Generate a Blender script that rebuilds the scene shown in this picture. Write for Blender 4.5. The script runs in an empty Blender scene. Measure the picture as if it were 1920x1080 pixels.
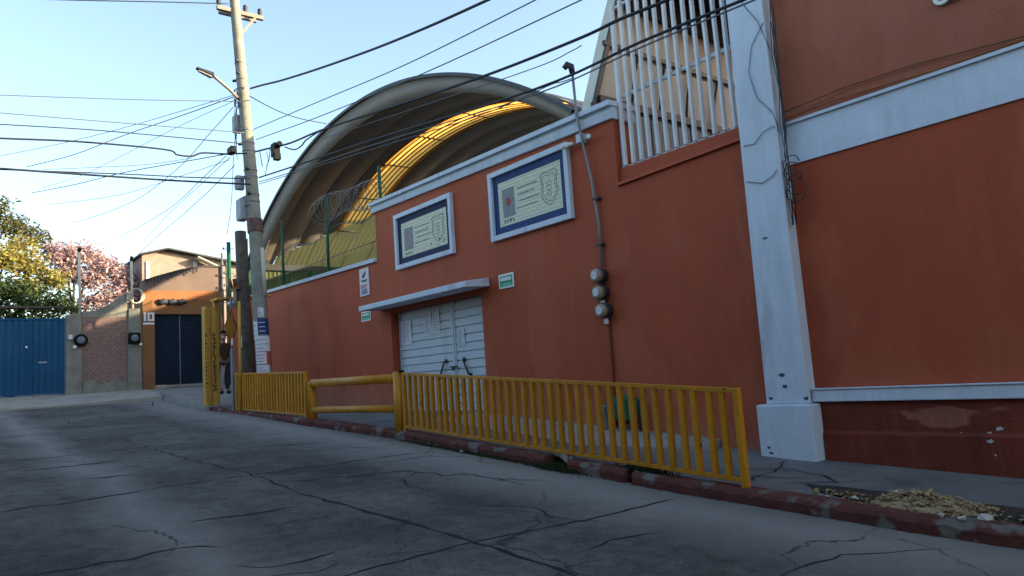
import bpy, bmesh, math, random
from mathutils import Vector, Matrix
R = math.radians
random.seed(7)
C = bpy.context.scene.collection
scene = bpy.context.scene

# ------------------------------------------------------------------ camera
cam_d = bpy.data.cameras.new('camera'); cam = bpy.data.objects.new('camera', cam_d); C.objects.link(cam)
YAW, PITCH, ROLL = 0.89160936, 0.11840003, -0.0678657
fwd = Vector((-math.sin(YAW)*math.cos(PITCH), math.cos(YAW)*math.cos(PITCH), math.sin(PITCH)))
rgt = Vector((math.cos(YAW), math.sin(YAW), 0)); upv = rgt.cross(fwd)
c_, s_ = math.cos(ROLL), math.sin(ROLL)
r2 = rgt*c_ + upv*s_; u2 = upv*c_ - rgt*s_
cam.matrix_world = Matrix(((r2.x, u2.x, -fwd.x, 0), (r2.y, u2.y, -fwd.y, 0), (r2.z, u2.z, -fwd.z, 1.5), (0, 0, 0, 1)))
cam_d.sensor_width = 36; cam_d.lens = 26.0; cam_d.clip_end = 2000; cam_d.clip_start = .05
scene.camera = cam

# ------------------------------------------------------------------ sky, sun, exposure
SUN_AZ, SUN_EL = 50, 14          # azimuth in degrees from +x towards +y
w = bpy.data.worlds.new('World'); scene.world = w; w.use_nodes = True
nt = w.node_tree; bg = nt.nodes['Background']
sky = nt.nodes.new('ShaderNodeTexSky'); sky.sky_type = 'NISHITA'; sky.sun_disc = False
sky.sun_elevation = R(SUN_EL); sky.sun_rotation = R(90-SUN_AZ); sky.air_density = 1.0; sky.dust_density = 2.0; sky.ozone_density = 1.0
nt.links.new(sky.outputs[0], bg.inputs[0]); bg.inputs[1].default_value = 0.15
sd = bpy.data.lights.new('sun', 'SUN'); sd.energy = 4.6; sd.angle = R(.5); sd.color = (1, .80, .52)
so = bpy.data.objects.new('sun', sd); C.objects.link(so)
tos = Vector((math.cos(R(SUN_AZ))*math.cos(R(SUN_EL)), math.sin(R(SUN_AZ))*math.cos(R(SUN_EL)), math.sin(R(SUN_EL))))
so.rotation_euler = tos.to_track_quat('Z', 'Y').to_euler(); so.location = (0, 0, 30)
scene.view_settings.view_transform = 'Standard'; scene.view_settings.look = 'None'
scene.view_settings.exposure = 1.8; scene.view_settings.gamma = 1

# ------------------------------------------------------------------ materials
def mat(name, col, rough=.8, metal=0, noise=0, nscale=4, col2=None, bump=0, bscale=40, spec=.3, stain=None, grime=0, splash=None):
    """principled with a soft noise between col and col2 and a fine bump"""
    m = bpy.data.materials.new(name); m.use_nodes = True; n = m.node_tree.nodes; l = m.node_tree.links
    b = n['Principled BSDF']; b.inputs['Roughness'].default_value = rough; b.inputs['Metallic'].default_value = metal
    b.inputs['Specular IOR Level'].default_value = spec
    b.inputs['Base Color'].default_value = (*col, 1)
    tc = n.new('ShaderNodeTexCoord')
    if noise or col2:
        c2 = col2 or tuple(max(0, c*(1-noise)) for c in col)
        nz = n.new('ShaderNodeTexNoise'); nz.inputs['Scale'].default_value = nscale; nz.inputs['Detail'].default_value = 6; nz.inputs['Roughness'].default_value = .62
        l.new(tc.outputs['Object'], nz.inputs['Vector'])
        r = n.new('ShaderNodeValToRGB'); r.color_ramp.elements[0].position = .32; r.color_ramp.elements[1].position = .68
        r.color_ramp.elements[0].color = (*c2, 1); r.color_ramp.elements[1].color = (*col, 1)
        l.new(nz.outputs['Fac'], r.inputs['Fac']); out = r.outputs['Color']
        if stain:
            s = n.new('ShaderNodeTexNoise'); s.inputs['Scale'].default_value = stain[1]; s.inputs['Detail'].default_value = 8
            mp = n.new('ShaderNodeMapping'); mp.inputs['Scale'].default_value = stain[3] if len(stain) > 3 else (1, 1, .25)
            l.new(tc.outputs['Object'], mp.inputs[0]); l.new(mp.outputs[0], s.inputs['Vector'])
            rr = n.new('ShaderNodeValToRGB'); rr.color_ramp.elements[0].position = stain[2]; rr.color_ramp.elements[1].position = min(1, stain[2]+(stain[4] if len(stain) > 4 else .13))
            l.new(s.outputs['Fac'], rr.inputs['Fac'])
            mx = n.new('ShaderNodeMix'); mx.data_type = 'RGBA'
            l.new(rr.outputs['Color'], mx.inputs['Factor']); l.new(out, mx.inputs[6]); mx.inputs[7].default_value = (*stain[0], 1)
            out = mx.outputs[2]
        if grime:      # fine dust and streaks running down
            g1 = n.new('ShaderNodeTexNoise'); g1.inputs['Scale'].default_value = 7; g1.inputs['Detail'].default_value = 9; g1.inputs['Roughness'].default_value = .75
            gm = n.new('ShaderNodeMapping'); gm.inputs['Scale'].default_value = (1, 1, .12); l.new(tc.outputs['Object'], gm.inputs[0]); l.new(gm.outputs[0], g1.inputs['Vector'])
            gr_ = n.new('ShaderNodeValToRGB'); gr_.color_ramp.elements[0].position = .36; gr_.color_ramp.elements[1].position = .66
            gr_.color_ramp.elements[0].color = (1-grime, 1-grime, 1-grime, 1); gr_.color_ramp.elements[1].color = (1.06, 1.06, 1.06, 1); l.new(g1.outputs['Fac'], gr_.inputs[0])
            gx_ = n.new('ShaderNodeMix'); gx_.data_type = 'RGBA'; gx_.blend_type = 'MULTIPLY'; gx_.inputs['Factor'].default_value = 1; l.new(out, gx_.inputs[6]); l.new(gr_.outputs[0], gx_.inputs[7]); out = gx_.outputs[2]
        if splash:     # pale dust and scuffs that splashed up along the foot of the wall, following the sloping pavement
            sp = n.new('ShaderNodeSeparateXYZ'); l.new(tc.outputs['Object'], sp.inputs[0])
            h1 = n.new('ShaderNodeMath'); h1.operation = 'MULTIPLY_ADD'; h1.inputs[1].default_value = .083; l.new(sp.outputs['X'], h1.inputs[0]); l.new(sp.outputs['Z'], h1.inputs[2])
            s1 = n.new('ShaderNodeTexNoise'); s1.inputs['Scale'].default_value = 2.2; s1.inputs['Detail'].default_value = 9; s1.inputs['Roughness'].default_value = .7; l.new(tc.outputs['Object'], s1.inputs['Vector'])
            h2 = n.new('ShaderNodeMath'); h2.operation = 'MULTIPLY_ADD'; h2.inputs[1].default_value = -1.6; l.new(s1.outputs['Fac'], h2.inputs[0]); l.new(h1.outputs[0], h2.inputs[2])
            mr = n.new('ShaderNodeMapRange'); mr.inputs[1].default_value = -1.15; mr.inputs[2].default_value = -.55; mr.inputs[3].default_value = .55; mr.inputs[4].default_value = 0; l.new(h2.outputs[0], mr.inputs[0])
            sx_ = n.new('ShaderNodeMix'); sx_.data_type = 'RGBA'; l.new(mr.outputs[0], sx_.inputs['Factor']); l.new(out, sx_.inputs[6]); sx_.inputs[7].default_value = (*splash, 1); out = sx_.outputs[2]
        l.new(out, b.inputs['Base Color'])
    if bump:
        bn = n.new('ShaderNodeTexNoise'); bn.inputs['Scale'].default_value = bscale; bn.inputs['Detail'].default_value = 5
        l.new(tc.outputs['Object'], bn.inputs['Vector'])
        bp = n.new('ShaderNodeBump'); bp.inputs['Strength'].default_value = bump; bp.inputs['Distance'].default_value = .02
        l.new(bn.outputs['Fac'], bp.inputs['Height']); l.new(bp.outputs[0], b.inputs['Normal'])
    return m
M = {}
M['terracotta'] = mat('terracotta paint', (.40, .078, .030), .72, noise=.16, nscale=.6, bump=.3, bscale=26, stain=((.385, .086, .036), .7, .54, (1, 1, .5), .03), grime=.08, splash=(.40, .20, .13))
M['faded'] = mat('faded terracotta paint', (.38, .115, .06), .8, noise=.15, nscale=.5, bump=.4, bscale=26, stain=((.35, .115, .066), .8, .54, (1, 1, .5), .03), grime=.08)
M['dado'] = mat('dark terracotta dado', (.22, .042, .02), .7, noise=.3, nscale=1.4, bump=.5, bscale=20, stain=((.34, .12, .07), 1.5, .60, (.6, 1, 2.0), .035), grime=.35)
M['whitepaint'] = mat('bluish white trim paint', (.60, .67, .745), .75, noise=.1, nscale=2.5, bump=.22, bscale=22, stain=((.40, .43, .45), 2.2, .61, (1, 1, .3)), grime=.08)
M['greypaint'] = mat('pale grey gate paint', (.50, .57, .62), .5, noise=.12, nscale=2, stain=((.40, .43, .44), 2, .62, (1, 1, .3)))
M['grille'] = mat('white steel bars', (.66, .70, .72), .5, noise=.15, nscale=3)
M['yellow'] = mat('yellow enamel', (.66, .285, .014), .45, noise=.22, nscale=5, spec=.3, stain=((.15, .065, .03), 11, .66, (1, 1, 1), .05), grime=.3)
M['yellowold'] = mat('weathered yellow paint', (.58, .34, .06), .6, noise=.3, nscale=4)
M['blackpaint'] = mat('black lettering paint', (.03, .03, .025), .6)
M['farpave'] = mat('pale worn far pavement', (.40, .385, .33), .9, noise=.3, nscale=1.2, bump=.3, bscale=20, stain=((.26, .25, .22), 1.2, .58, (1, 1, 1)))
M['concrete'] = mat('grey concrete', (.26, .26, .22), .9, noise=.35, nscale=3, bump=.5, bscale=25)
M['paleconc'] = mat('pale concrete', (.30, .295, .28), .9, noise=.25, nscale=1.8, bump=.4, bscale=30, stain=((.16, .16, .16), 1.5, .6, (1, 1, 1)))
M['kerb'] = mat('worn red kerb paint', (.13, .043, .032), .9, noise=.35, nscale=4, bump=1, bscale=16, stain=((.15, .135, .12), 3.2, .55, (1, 1, 1), .06))
M['crack'] = mat('dark joint filler', (.018, .018, .02), .95, noise=.3, nscale=9)
M['metal'] = mat('galvanised steel', (.24, .245, .25), .55, .3, noise=.2, nscale=8)
M['darkmetal'] = mat('dark steel', (.05, .05, .055), .5, .4, noise=.2, nscale=8)
M['cable'] = mat('black cable sheath', (.018, .022, .03), .6)
M['greycable'] = mat('grey cable sheath', (.10, .12, .14), .6)
M['green'] = mat('green post paint', (.012, .10, .055), .5, noise=.2)
M['signgreen'] = mat('sign green', (.01, .20, .085), .4)
M['bingreen'] = mat('dull bin green', (.006, .12, .07), .5)
M['seam'] = mat('pale sheet seam', (.52, .47, .40), .6)
M['signwhite'] = mat('sign white', (.75, .78, .74), .5, noise=.1, nscale=9)
M['signmint'] = mat('sign mint', (.14, .48, .30), .5)
M['paper'] = mat('weathered paper', (.66, .66, .70), .9, noise=.12, nscale=10)
M['pinkpaper'] = mat('notice board white', (.70, .62, .64), .6, noise=.1, nscale=10)
M['ink'] = mat('dark print', (.07, .07, .09), .8)
M['redink'] = mat('red print', (.42, .07, .05), .8)
M['blueink'] = mat('blue print', (.08, .13, .24), .8)
M['greyink'] = mat('grey tile glaze print', (.22, .25, .26), .5, noise=.4, nscale=20)
M['pinkink'] = mat('dull pink print', (.40, .22, .20), .6)
M['bluetile'] = mat('cobalt tile', (.028, .062, .185), .6, noise=.35, nscale=9, spec=.15)
M['navytile'] = mat('navy tile', (.016, .026, .085), .6, noise=.4, nscale=9, spec=.15)
M['wood'] = mat('weathered timber', (.13, .105, .09), .9, noise=.5, nscale=6, bump=.7, bscale=22)
M['skin'] = mat('skin', (.42, .22, .15), .6)
M['hair'] = mat('dark hair', (.02, .015, .012), .6)
M['brownshirt'] = mat('brown shirt cloth', (.10, .065, .04), .9, noise=.3, nscale=14)
M['trousers'] = mat('dark trousers cloth', (.06, .062, .07), .9, noise=.3, nscale=12)
M['lightcloth'] = mat('pale trouser stripe', (.45, .46, .48), .9)
M['bluemetal'] = mat('blue gate paint', (.012, .085, .19), .6, noise=.2, nscale=1.5, spec=.15, stain=((.02, .10, .19), 2, .6, (1, 1, .3)))
M['navy'] = mat('dark navy shutter paint', (.018, .032, .054), .8, noise=.3, nscale=2, spec=.06)
M['ochre'] = mat('ochre house paint', (.26, .125, .055), .85, noise=.2, nscale=1.2, bump=.3, bscale=20)
M['ochrewarm'] = mat('sunlit band and sign orange', (.36, .14, .055), .85, noise=.2, nscale=1.5)  # carries the sunlit tone of the house band; also the road sign's orange
M['pinkstucco'] = mat('pinkish brown render', (.20, .145, .12), .9, noise=.25, nscale=1.2, stain=((.12, .11, .10), 1.5, .6, (1, 1, .4)))
M['cream'] = mat('cream render', (.56, .535, .45), .85, noise=.12, nscale=1.0, stain=((.48, .42, .34), 1, .6, (1, 1, .4)))
M['darkroof'] = mat('dark sheet roof', (.05, .055, .065), .6, noise=.3, nscale=2)
M['bluegrey'] = mat('blue grey sheet', (.15, .19, .23), .6, noise=.25, nscale=2)
M['sheet'] = mat('grey brown zinc sheet', (.30, .265, .235), .6, .1, noise=.25, nscale=.9)
M['sheetpale'] = mat('pale zinc sheet', (.22, .20, .175), .6, 0, noise=.15, nscale=1.2)
M['bark'] = mat('bark', (.10, .075, .06), .95, noise=.4, nscale=9, bump=.8, bscale=20)
M['dirt'] = mat('dark damp soil', (.055, .047, .036), 1, noise=.5, nscale=9, bump=1, bscale=30)
M['rubble'] = mat('tan broken stone', (.40, .30, .165), .95, noise=.4, nscale=5, bump=.6, bscale=30)
M['rust'] = mat('rusty brown stone', (.25, .11, .04), .95, noise=.4, nscale=5)
M['stonewhite'] = mat('white chipped stone', (.55, .53, .50), .9, noise=.2, nscale=9)
M['grass'] = mat('kerb weeds', (.035, .06, .02), .9, noise=.4, nscale=6)
M['meterface'] = mat('meter enamel', (.36, .30, .21), .5, noise=.35, nscale=10)
M['black'] = mat('black plastic', (.006, .006, .007), .6, spec=.15)
M['cloth_red'] = mat('faded red tape', (.17, .09, .085), .8, noise=.5, nscale=8)
M['boxgrey'] = mat('grey equipment box', (.33, .36, .40), .6, noise=.15, nscale=5)

def translucent(name, col, trans, mix):
    m = bpy.data.materials.new(name); m.use_nodes = True; n = m.node_tree.nodes; l = m.node_tree.links
    n.clear(); o = n.new('ShaderNodeOutputMaterial'); d = n.new('ShaderNodeBsdfDiffuse'); t = n.new('ShaderNodeBsdfTranslucent')
    mx = n.new('ShaderNodeMixShader'); mx.inputs[0].default_value = mix
    d.inputs[0].default_value = (*col, 1); t.inputs[0].default_value = (*trans, 1)
    l.new(d.outputs[0], mx.inputs[1]); l.new(t.outputs[0], mx.inputs[2]); l.new(mx.outputs[0], o.inputs[0])
    return m
M['skylight'] = translucent('amber translucent sheet', (.6, .36, .09), (1, .50, .10), .8)
M['sunpatch'] = translucent('yellow translucent sun patch sheet', (.24, .20, .08), (.50, .35, .11), .68)
M['oliveside'] = mat('olive side cloth', (.13, .14, .055), .9, noise=.4, nscale=1.5)

def foliage(name, ca, cb, cc, trans=.35):
    m = bpy.data.materials.new(name); m.use_nodes = True; n = m.node_tree.nodes; l = m.node_tree.links
    n.clear(); o = n.new('ShaderNodeOutputMaterial'); d = n.new('ShaderNodeBsdfDiffuse'); t = n.new('ShaderNodeBsdfTranslucent')
    g = n.new('ShaderNodeNewGeometry'); r = n.new('ShaderNodeValToRGB')
    r.color_ramp.elements[0].color = (*ca, 1); r.color_ramp.elements[1].color = (*cc, 1)
    e = r.color_ramp.elements.new(.5); e.color = (*cb, 1)
    l.new(g.outputs['Random Per Island'], r.inputs[0])
    mx = n.new('ShaderNodeMixShader'); mx.inputs[0].default_value = trans
    l.new(r.outputs[0], d.inputs[0]); l.new(r.outputs[0], t.inputs[0])
    l.new(d.outputs[0], mx.inputs[1]); l.new(t.outputs[0], mx.inputs[2]); l.new(mx.outputs[0], o.inputs[0])
    return m
M['leafyellow'] = foliage('yellow green leaves', (.17, .165, .05), (.27, .245, .075), (.40, .34, .11), .4)
M['leafgreen'] = foliage('dark green leaves', (.03, .055, .022), (.06, .095, .038), (.10, .14, .06), .35)
M['leafolive'] = foliage('olive green leaves', (.05, .07, .03), (.10, .11, .05), (.16, .15, .07), .35)
M['leafpink'] = foliage('pink blossom', (.30, .20, .22), (.45, .33, .35), (.58, .45, .45), .35)

def mesh_screen():
    m = bpy.data.materials.new('green shade mesh'); m.use_nodes = True; n = m.node_tree.nodes; l = m.node_tree.links
    n.clear(); o = n.new('ShaderNodeOutputMaterial'); d = n.new('ShaderNodeBsdfDiffuse'); t = n.new('ShaderNodeBsdfTransparent')
    d.inputs[0].default_value = (.035, .085, .04, 1); mx = n.new('ShaderNodeMixShader')
    tc = n.new('ShaderNodeTexCoord'); wv = n.new('ShaderNodeTexWave'); wv.inputs['Scale'].default_value = 3.2; wv.bands_direction = 'X'
    wv.inputs['Distortion'].default_value = .6
    nz = n.new('ShaderNodeTexNoise'); nz.inputs['Scale'].default_value = 1.2
    l.new(tc.outputs['Object'], wv.inputs['Vector']); l.new(tc.outputs['Object'], nz.inputs['Vector'])
    ad = n.new('ShaderNodeMath'); ad.operation = 'MULTIPLY_ADD'; ad.inputs[1].default_value = .18; ad.inputs[2].default_value = .54
    l.new(wv.outputs['Fac'], ad.inputs[0])
    l.new(ad.outputs[0], mx.inputs[0]); l.new(d.outputs[0], mx.inputs[1]); l.new(t.outputs[0], mx.inputs[2]); l.new(mx.outputs[0], o.inputs[0])
    return m
M['mesh'] = mesh_screen()

def road_mat():
    m = bpy.data.materials.new('worn concrete road'); m.use_nodes = True; n = m.node_tree.nodes; l = m.node_tree.links
    b = n['Principled BSDF']; b.inputs['Roughness'].default_value = .88; b.inputs['Specular IOR Level'].default_value = .25
    tc = n.new('ShaderNodeTexCoord')
    def noise(s, d=6, r=.6):
        z = n.new('ShaderNodeTexNoise'); z.inputs['Scale'].default_value = s; z.inputs['Detail'].default_value = d; z.inputs['Roughness'].default_value = r
        l.new(tc.outputs['Object'], z.inputs['Vector']); return z.outputs['Fac']
    def ramp(f, a, b_, ca, cb):
        r = n.new('ShaderNodeValToRGB'); r.color_ramp.elements[0].position = a; r.color_ramp.elements[1].position = b_
        r.color_ramp.elements[0].color = (*ca, 1); r.color_ramp.elements[1].color = (*cb, 1); l.new(f, r.inputs[0]); return r.outputs[0]
    def mix(f, a, b_, bt='MIX'):
        x = n.new('ShaderNodeMix'); x.data_type = 'RGBA'; x.blend_type = bt
        if isinstance(f, float): x.inputs['Factor'].default_value = f
        else: l.new(f, x.inputs['Factor'])
        for s, v in ((6, a), (7, b_)):
            if isinstance(v, tuple): x.inputs[s].default_value = (*v, 1)
            else: l.new(v, x.inputs[s])
        return x.outputs[2]
    base = ramp(noise(.55, 5), .35, .66, (.085, .084, .079), (.19, .185, .17))
    base = mix(.75, base, ramp(noise(5, 9, .75), .34, .66, (.42, .42, .42), (1.2, 1.2, 1.2)), 'MULTIPLY')
    base = mix(.8, base, ramp(noise(55, 5, .8), .36, .62, (.45, .45, .45), (1.25, 1.24, 1.2)), 'MULTIPLY')
    pt = ramp(noise(.32, 4, .55), .56, .575, (1, 1, 1), (.68, .69, .70)); base = mix(.8, base, pt, 'MULTIPLY')
    # a pale dusty wheel track along the street and pale gutter by the kerb
    sx = n.new('ShaderNodeSeparateXYZ'); l.new(tc.outputs['Object'], sx.inputs[0])
    nn = n.new('ShaderNodeMath'); nn.operation = 'MULTIPLY_ADD'; nn.inputs[1].default_value = .9; l.new(noise(.8, 6), nn.inputs[0]); l.new(sx.outputs['Y'], nn.inputs[2])
    def band(c, wdt, amt):
        s = n.new('ShaderNodeMath'); s.operation = 'SUBTRACT'; l.new(nn.outputs[0], s.inputs[0]); s.inputs[1].default_value = c
        a = n.new('ShaderNodeMath'); a.operation = 'ABSOLUTE'; l.new(s.outputs[0], a.inputs[0])
        mr = n.new('ShaderNodeMapRange'); mr.inputs[1].default_value = 0; mr.inputs[2].default_value = wdt; mr.inputs[3].default_value = amt; mr.inputs[4].default_value = 0
        l.new(a.outputs[0], mr.inputs[0]); return mr.outputs[0]
    base = mix(band(6.55, 1.3, .75), base, (.31, .30, .27))
    base = mix(band(2.35, .6, .6), base, (.30, .292, .265))
    # fine crazing
    vo = n.new('ShaderNodeTexVoronoi'); vo.feature = 'DISTANCE_TO_EDGE'; vo.inputs['Scale'].default_value = .75
    mp = n.new('ShaderNodeVectorMath'); mp.operation = 'MULTIPLY_ADD'; zc = n.new('ShaderNodeTexNoise'); zc.inputs['Scale'].default_value = 1.6; zc.inputs['Detail'].default_value = 8
    l.new(tc.outputs['Object'], zc.inputs['Vector']); l.new(zc.outputs['Color'], mp.inputs[0]); mp.inputs[1].default_value = (.9, .9, 0); l.new(tc.outputs['Object'], mp.inputs[2])
    l.new(mp.outputs[0], vo.inputs['Vector'])
    ck = ramp(vo.outputs['Distance'], .004, .016, (1, 1, 1), (0, 0, 0))
    msk = ramp(noise(.45, 3), .48, .58, (0, 0, 0), (.85, .85, .85))
    mm = n.new('ShaderNodeMath'); mm.operation = 'MULTIPLY'; l.new(ck, mm.inputs[0]); l.new(msk, mm.inputs[1])
    base = mix(mm.outputs[0], base, (.03, .03, .032))
    l.new(base, b.inputs['Base Color'])
    bp = n.new('ShaderNodeBump'); bp.inputs['Strength'].default_value = .8; bp.inputs['Distance'].default_value = .03
    l.new(noise(30, 8, .75), bp.inputs['Height']); l.new(bp.outputs[0], b.inputs['Normal'])
    return m
M['road'] = road_mat()
M['lowbounce'] = mat('dark low bounce house render', (.10, .115, .13), .9, noise=.3, nscale=1)  # dark cool tone that keeps warm bounce low on the unseen houses
M['pave'] = mat('grey pavement concrete', (.18, .178, .168), .9, noise=.35, nscale=1.3, bump=.5, bscale=45, stain=((.09, .09, .09), 1.8, .6, (1, 1, 1)))
M['ground'] = mat('bare ground', (.11, .11, .11), 1, noise=.3, nscale=.5)

def brick_mat(name, c1, c2, mortar, scale, axis='YZ'):
    m = bpy.data.materials.new(name); m.use_nodes = True; n = m.node_tree.nodes; l = m.node_tree.links
    b = n['Principled BSDF']; b.inputs['Roughness'].default_value = .9
    tc = n.new('ShaderNodeTexCoord'); sp = n.new('ShaderNodeSeparateXYZ'); cb = n.new('ShaderNodeCombineXYZ')
    l.new(tc.outputs['Object'], sp.inputs[0]); l.new(sp.outputs[axis[0]], cb.inputs[0]); l.new(sp.outputs[axis[1]], cb.inputs[1])
    bt = n.new('ShaderNodeTexBrick'); bt.inputs['Scale'].default_value = scale; bt.inputs['Color1'].default_value = (*c1, 1); bt.inputs['Color2'].default_value = (*c2, 1)
    bt.inputs['Mortar'].default_value = (*mortar, 1); bt.inputs['Mortar Size'].default_value = .018; bt.inputs['Bias'].default_value = -.1
    l.new(cb.outputs[0], bt.inputs[0]); l.new(bt.outputs[0], b.inputs['Base Color'])
    bp = n.new('ShaderNodeBump'); bp.inputs['Strength'].default_value = .6; bp.inputs['Distance'].default_value = .02; bp.invert = True
    l.new(bt.outputs['Fac'], bp.inputs['Height']); l.new(bp.outputs[0], b.inputs['Normal'])
    return m
M['brick'] = brick_mat('weathered red brick', (.17, .095, .078), (.25, .145, .115), (.36, .31, .27), 3.3)
M['brickfar'] = brick_mat('far pale brick', (.27, .21, .175), (.22, .17, .145), (.27, .235, .20), 1.6)
M['tile'] = brick_mat('cream glazed tile', (.72, .70, .50), (.66, .66, .50), (.46, .47, .40), 3.4, 'XZ')

# ------------------------------------------------------------------ mesh helpers
class MB:
    def __init__(s): s.v = []; s.f = []; s.smooth = set()
    def add(s, vs, fs, smooth=False):
        o = len(s.v); s.v += [tuple(v) for v in vs]
        for f in fs:
            if smooth: s.smooth.add(len(s.f))
            s.f.append(tuple(i+o for i in f))
        return s
    def hexa(s, p):
        return s.add(p, [(3, 2, 1, 0), (4, 5, 6, 7), (0, 1, 5, 4), (1, 2, 6, 5), (2, 3, 7, 6), (3, 0, 4, 7)])
    def box(s, x0, x1, y0, y1, z0, z1):
        return s.hexa([(x0, y0, z0), (x1, y0, z0), (x1, y1, z0), (x0, y1, z0), (x0, y0, z1), (x1, y0, z1), (x1, y1, z1), (x0, y1, z1)])
    def slopebox(s, x0, x1, y0, y1, za0, za1, zb0, zb1):
        """bottom/top heights za at x0, zb at x1"""
        return s.hexa([(x0, y0, za0), (x1, y0, zb0), (x1, y1, zb0), (x0, y1, za0), (x0, y0, za1), (x1, y0, zb1), (x1, y1, zb1), (x0, y1, za1)])
    def tube(s, pts, r, seg=8, caps=True):
        pts = [Vector(p) for p in pts]; rs = r if isinstance(r, (list, tuple)) else [r]*len(pts)
        n = len(pts); o = len(s.v); prev = None
        for i, p in enumerate(pts):
            t = (pts[min(i+1, n-1)]-pts[max(i-1, 0)]).normalized()
            a = prev if prev else (Vector((0, 0, 1)) if abs(t.z) < .9 else Vector((1, 0, 0)))
            u = (a - t*a.dot(t)).normalized(); v = t.cross(u); prev = u
            for k in range(seg):
                an = 2*math.pi*k/seg; s.v.append(tuple(p+(u*math.cos(an)+v*math.sin(an))*rs[i]))
        for i in range(n-1):
            for k in range(seg):
                s.smooth.add(len(s.f)); k2 = (k+1) % seg
                s.f.append((o+i*seg+k, o+i*seg+k2, o+(i+1)*seg+k2, o+(i+1)*seg+k))
        if caps:
            s.f.append(tuple(o+k for k in reversed(range(seg)))); s.f.append(tuple(o+(n-1)*seg+k for k in range(seg)))
        return s
    def disc(s, c, axis, r, h, seg=20):
        c = Vector(c); a = Vector(axis).normalized()
        return s.tube([c, c+a*h], r, seg)
    def lathe(s, c, axis, prof, seg=20):
        """prof: (distance along axis, radius)"""
        c = Vector(c); a = Vector(axis).normalized()
        return s.tube([c+a*h for h, r in prof], [max(r, .0005) for h, r in prof], seg)
    def strip(s, pts, wd, up, th):
        """flat ribbon on a wall/ground: pts, half width, normal up, thickness"""
        up = Vector(up); P = [Vector(p) for p in pts]; n = len(P); o = len(s.v)
        for i, p in enumerate(P):
            t = (P[min(i+1, n-1)]-P[max(i-1, 0)]).normalized(); b = up.cross(t).normalized()
            ww = wd[i] if isinstance(wd, (list, tuple)) else wd
            s.v += [tuple(p-b*ww), tuple(p+b*ww), tuple(p+b*ww+up*th), tuple(p-b*ww+up*th)]
        for i in range(n-1):
            a = o+4*i; b2 = a+4
            for k in range(4): s.f.append((a+k, a+(k+1) % 4, b2+(k+1) % 4, b2+k))
        s.f.append((o+3, o+2, o+1, o)); e = o+4*(n-1); s.f.append((e, e+1, e+2, e+3))
        return s
    def prism(s, poly, d):
        """extrude planar polygon by vector d"""
        n = len(poly); d = Vector(d); vs = [Vector(p) for p in poly]; vs2 = [p+d for p in vs]
        return s.add(vs+vs2, [tuple(reversed(range(n))), tuple(range(n, 2*n))]+[(i, (i+1) % n, n+(i+1) % n, n+i) for i in range(n)])
    def build(s, name, m, parent=None, bevel=0):
        me = bpy.data.meshes.new(name); me.from_pydata(s.v, [], s.f)
        if s.smooth:
            me.polygons.foreach_set('use_smooth', [i in s.smooth for i in range(len(s.f))])
        me.update()
        bm = bmesh.new(); bm.from_mesh(me); bmesh.ops.recalc_face_normals(bm, faces=bm.faces)
        if bevel:
            bmesh.ops.remove_doubles(bm, verts=bm.verts, dist=1e-5)
            eg = [e for e in bm.edges if len(e.link_faces) == 2 and e.calc_face_angle(0) > .6]
            bmesh.ops.bevel(bm, geom=eg, offset=bevel, segments=2, affect='EDGES', profile=.5)
        bm.to_mesh(me); bm.free()
        o = bpy.data.objects.new(name, me); C.objects.link(o)
        if m: me.materials.append(M[m] if isinstance(m, str) else m)
        if parent:
            o.parent = parent
            o.matrix_parent_inverse = Matrix.Translation(-parent.location) if parent.type == 'EMPTY' and not parent.rotation_euler.z else parent.matrix_basis.inverted()
        return o
def tag(o, label=None, cat=None, group=None, kind=None):
    if label: o['label'] = label
    if cat: o['category'] = cat
    if group: o['group'] = group
    if kind: o['kind'] = kind
    return o
def thing(name, loc, label, cat, group=None):
    o = bpy.data.objects.new(name, None); C.objects.link(o); o.location = loc; o.empty_display_size = .2
    bpy.context.view_layer.update()
    return tag(o, label, cat, group)
def struct(o): o['kind'] = 'structure'; return o
def text_mb(txt, size, origin, xdir, updir, depth, bold=0):
    cu = bpy.data.curves.new('lettering', 'FONT'); cu.body = txt; cu.size = size; cu.extrude = depth; cu.offset = bold; cu.resolution_u = 3
    ob = bpy.data.objects.new('lettering', cu); C.objects.link(ob)
    dg = bpy.context.evaluated_depsgraph_get(); me = bpy.data.meshes.new_from_object(ob.evaluated_get(dg))
    xd, ud = Vector(xdir), Vector(updir); nd = xd.cross(ud); mb = MB()
    mb.add([Vector(origin)+xd*v.co.x+ud*v.co.y+nd*v.co.z for v in me.vertices], [tuple(p.vertices) for p in me.polygons])
    bpy.data.objects.remove(ob); bpy.data.curves.remove(cu); bpy.data.meshes.remove(me)
    return mb
def copy_tree(o, loc, label=None):
    c = o.copy(); C.objects.link(c); c.location = loc
    if label: c['label'] = label
    for ch in list(o.children):
        d = ch.copy(); C.objects.link(d); d.parent = c
        for g in ch.children:
            e = g.copy(); C.objects.link(e); e.parent = d
    return c

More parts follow.
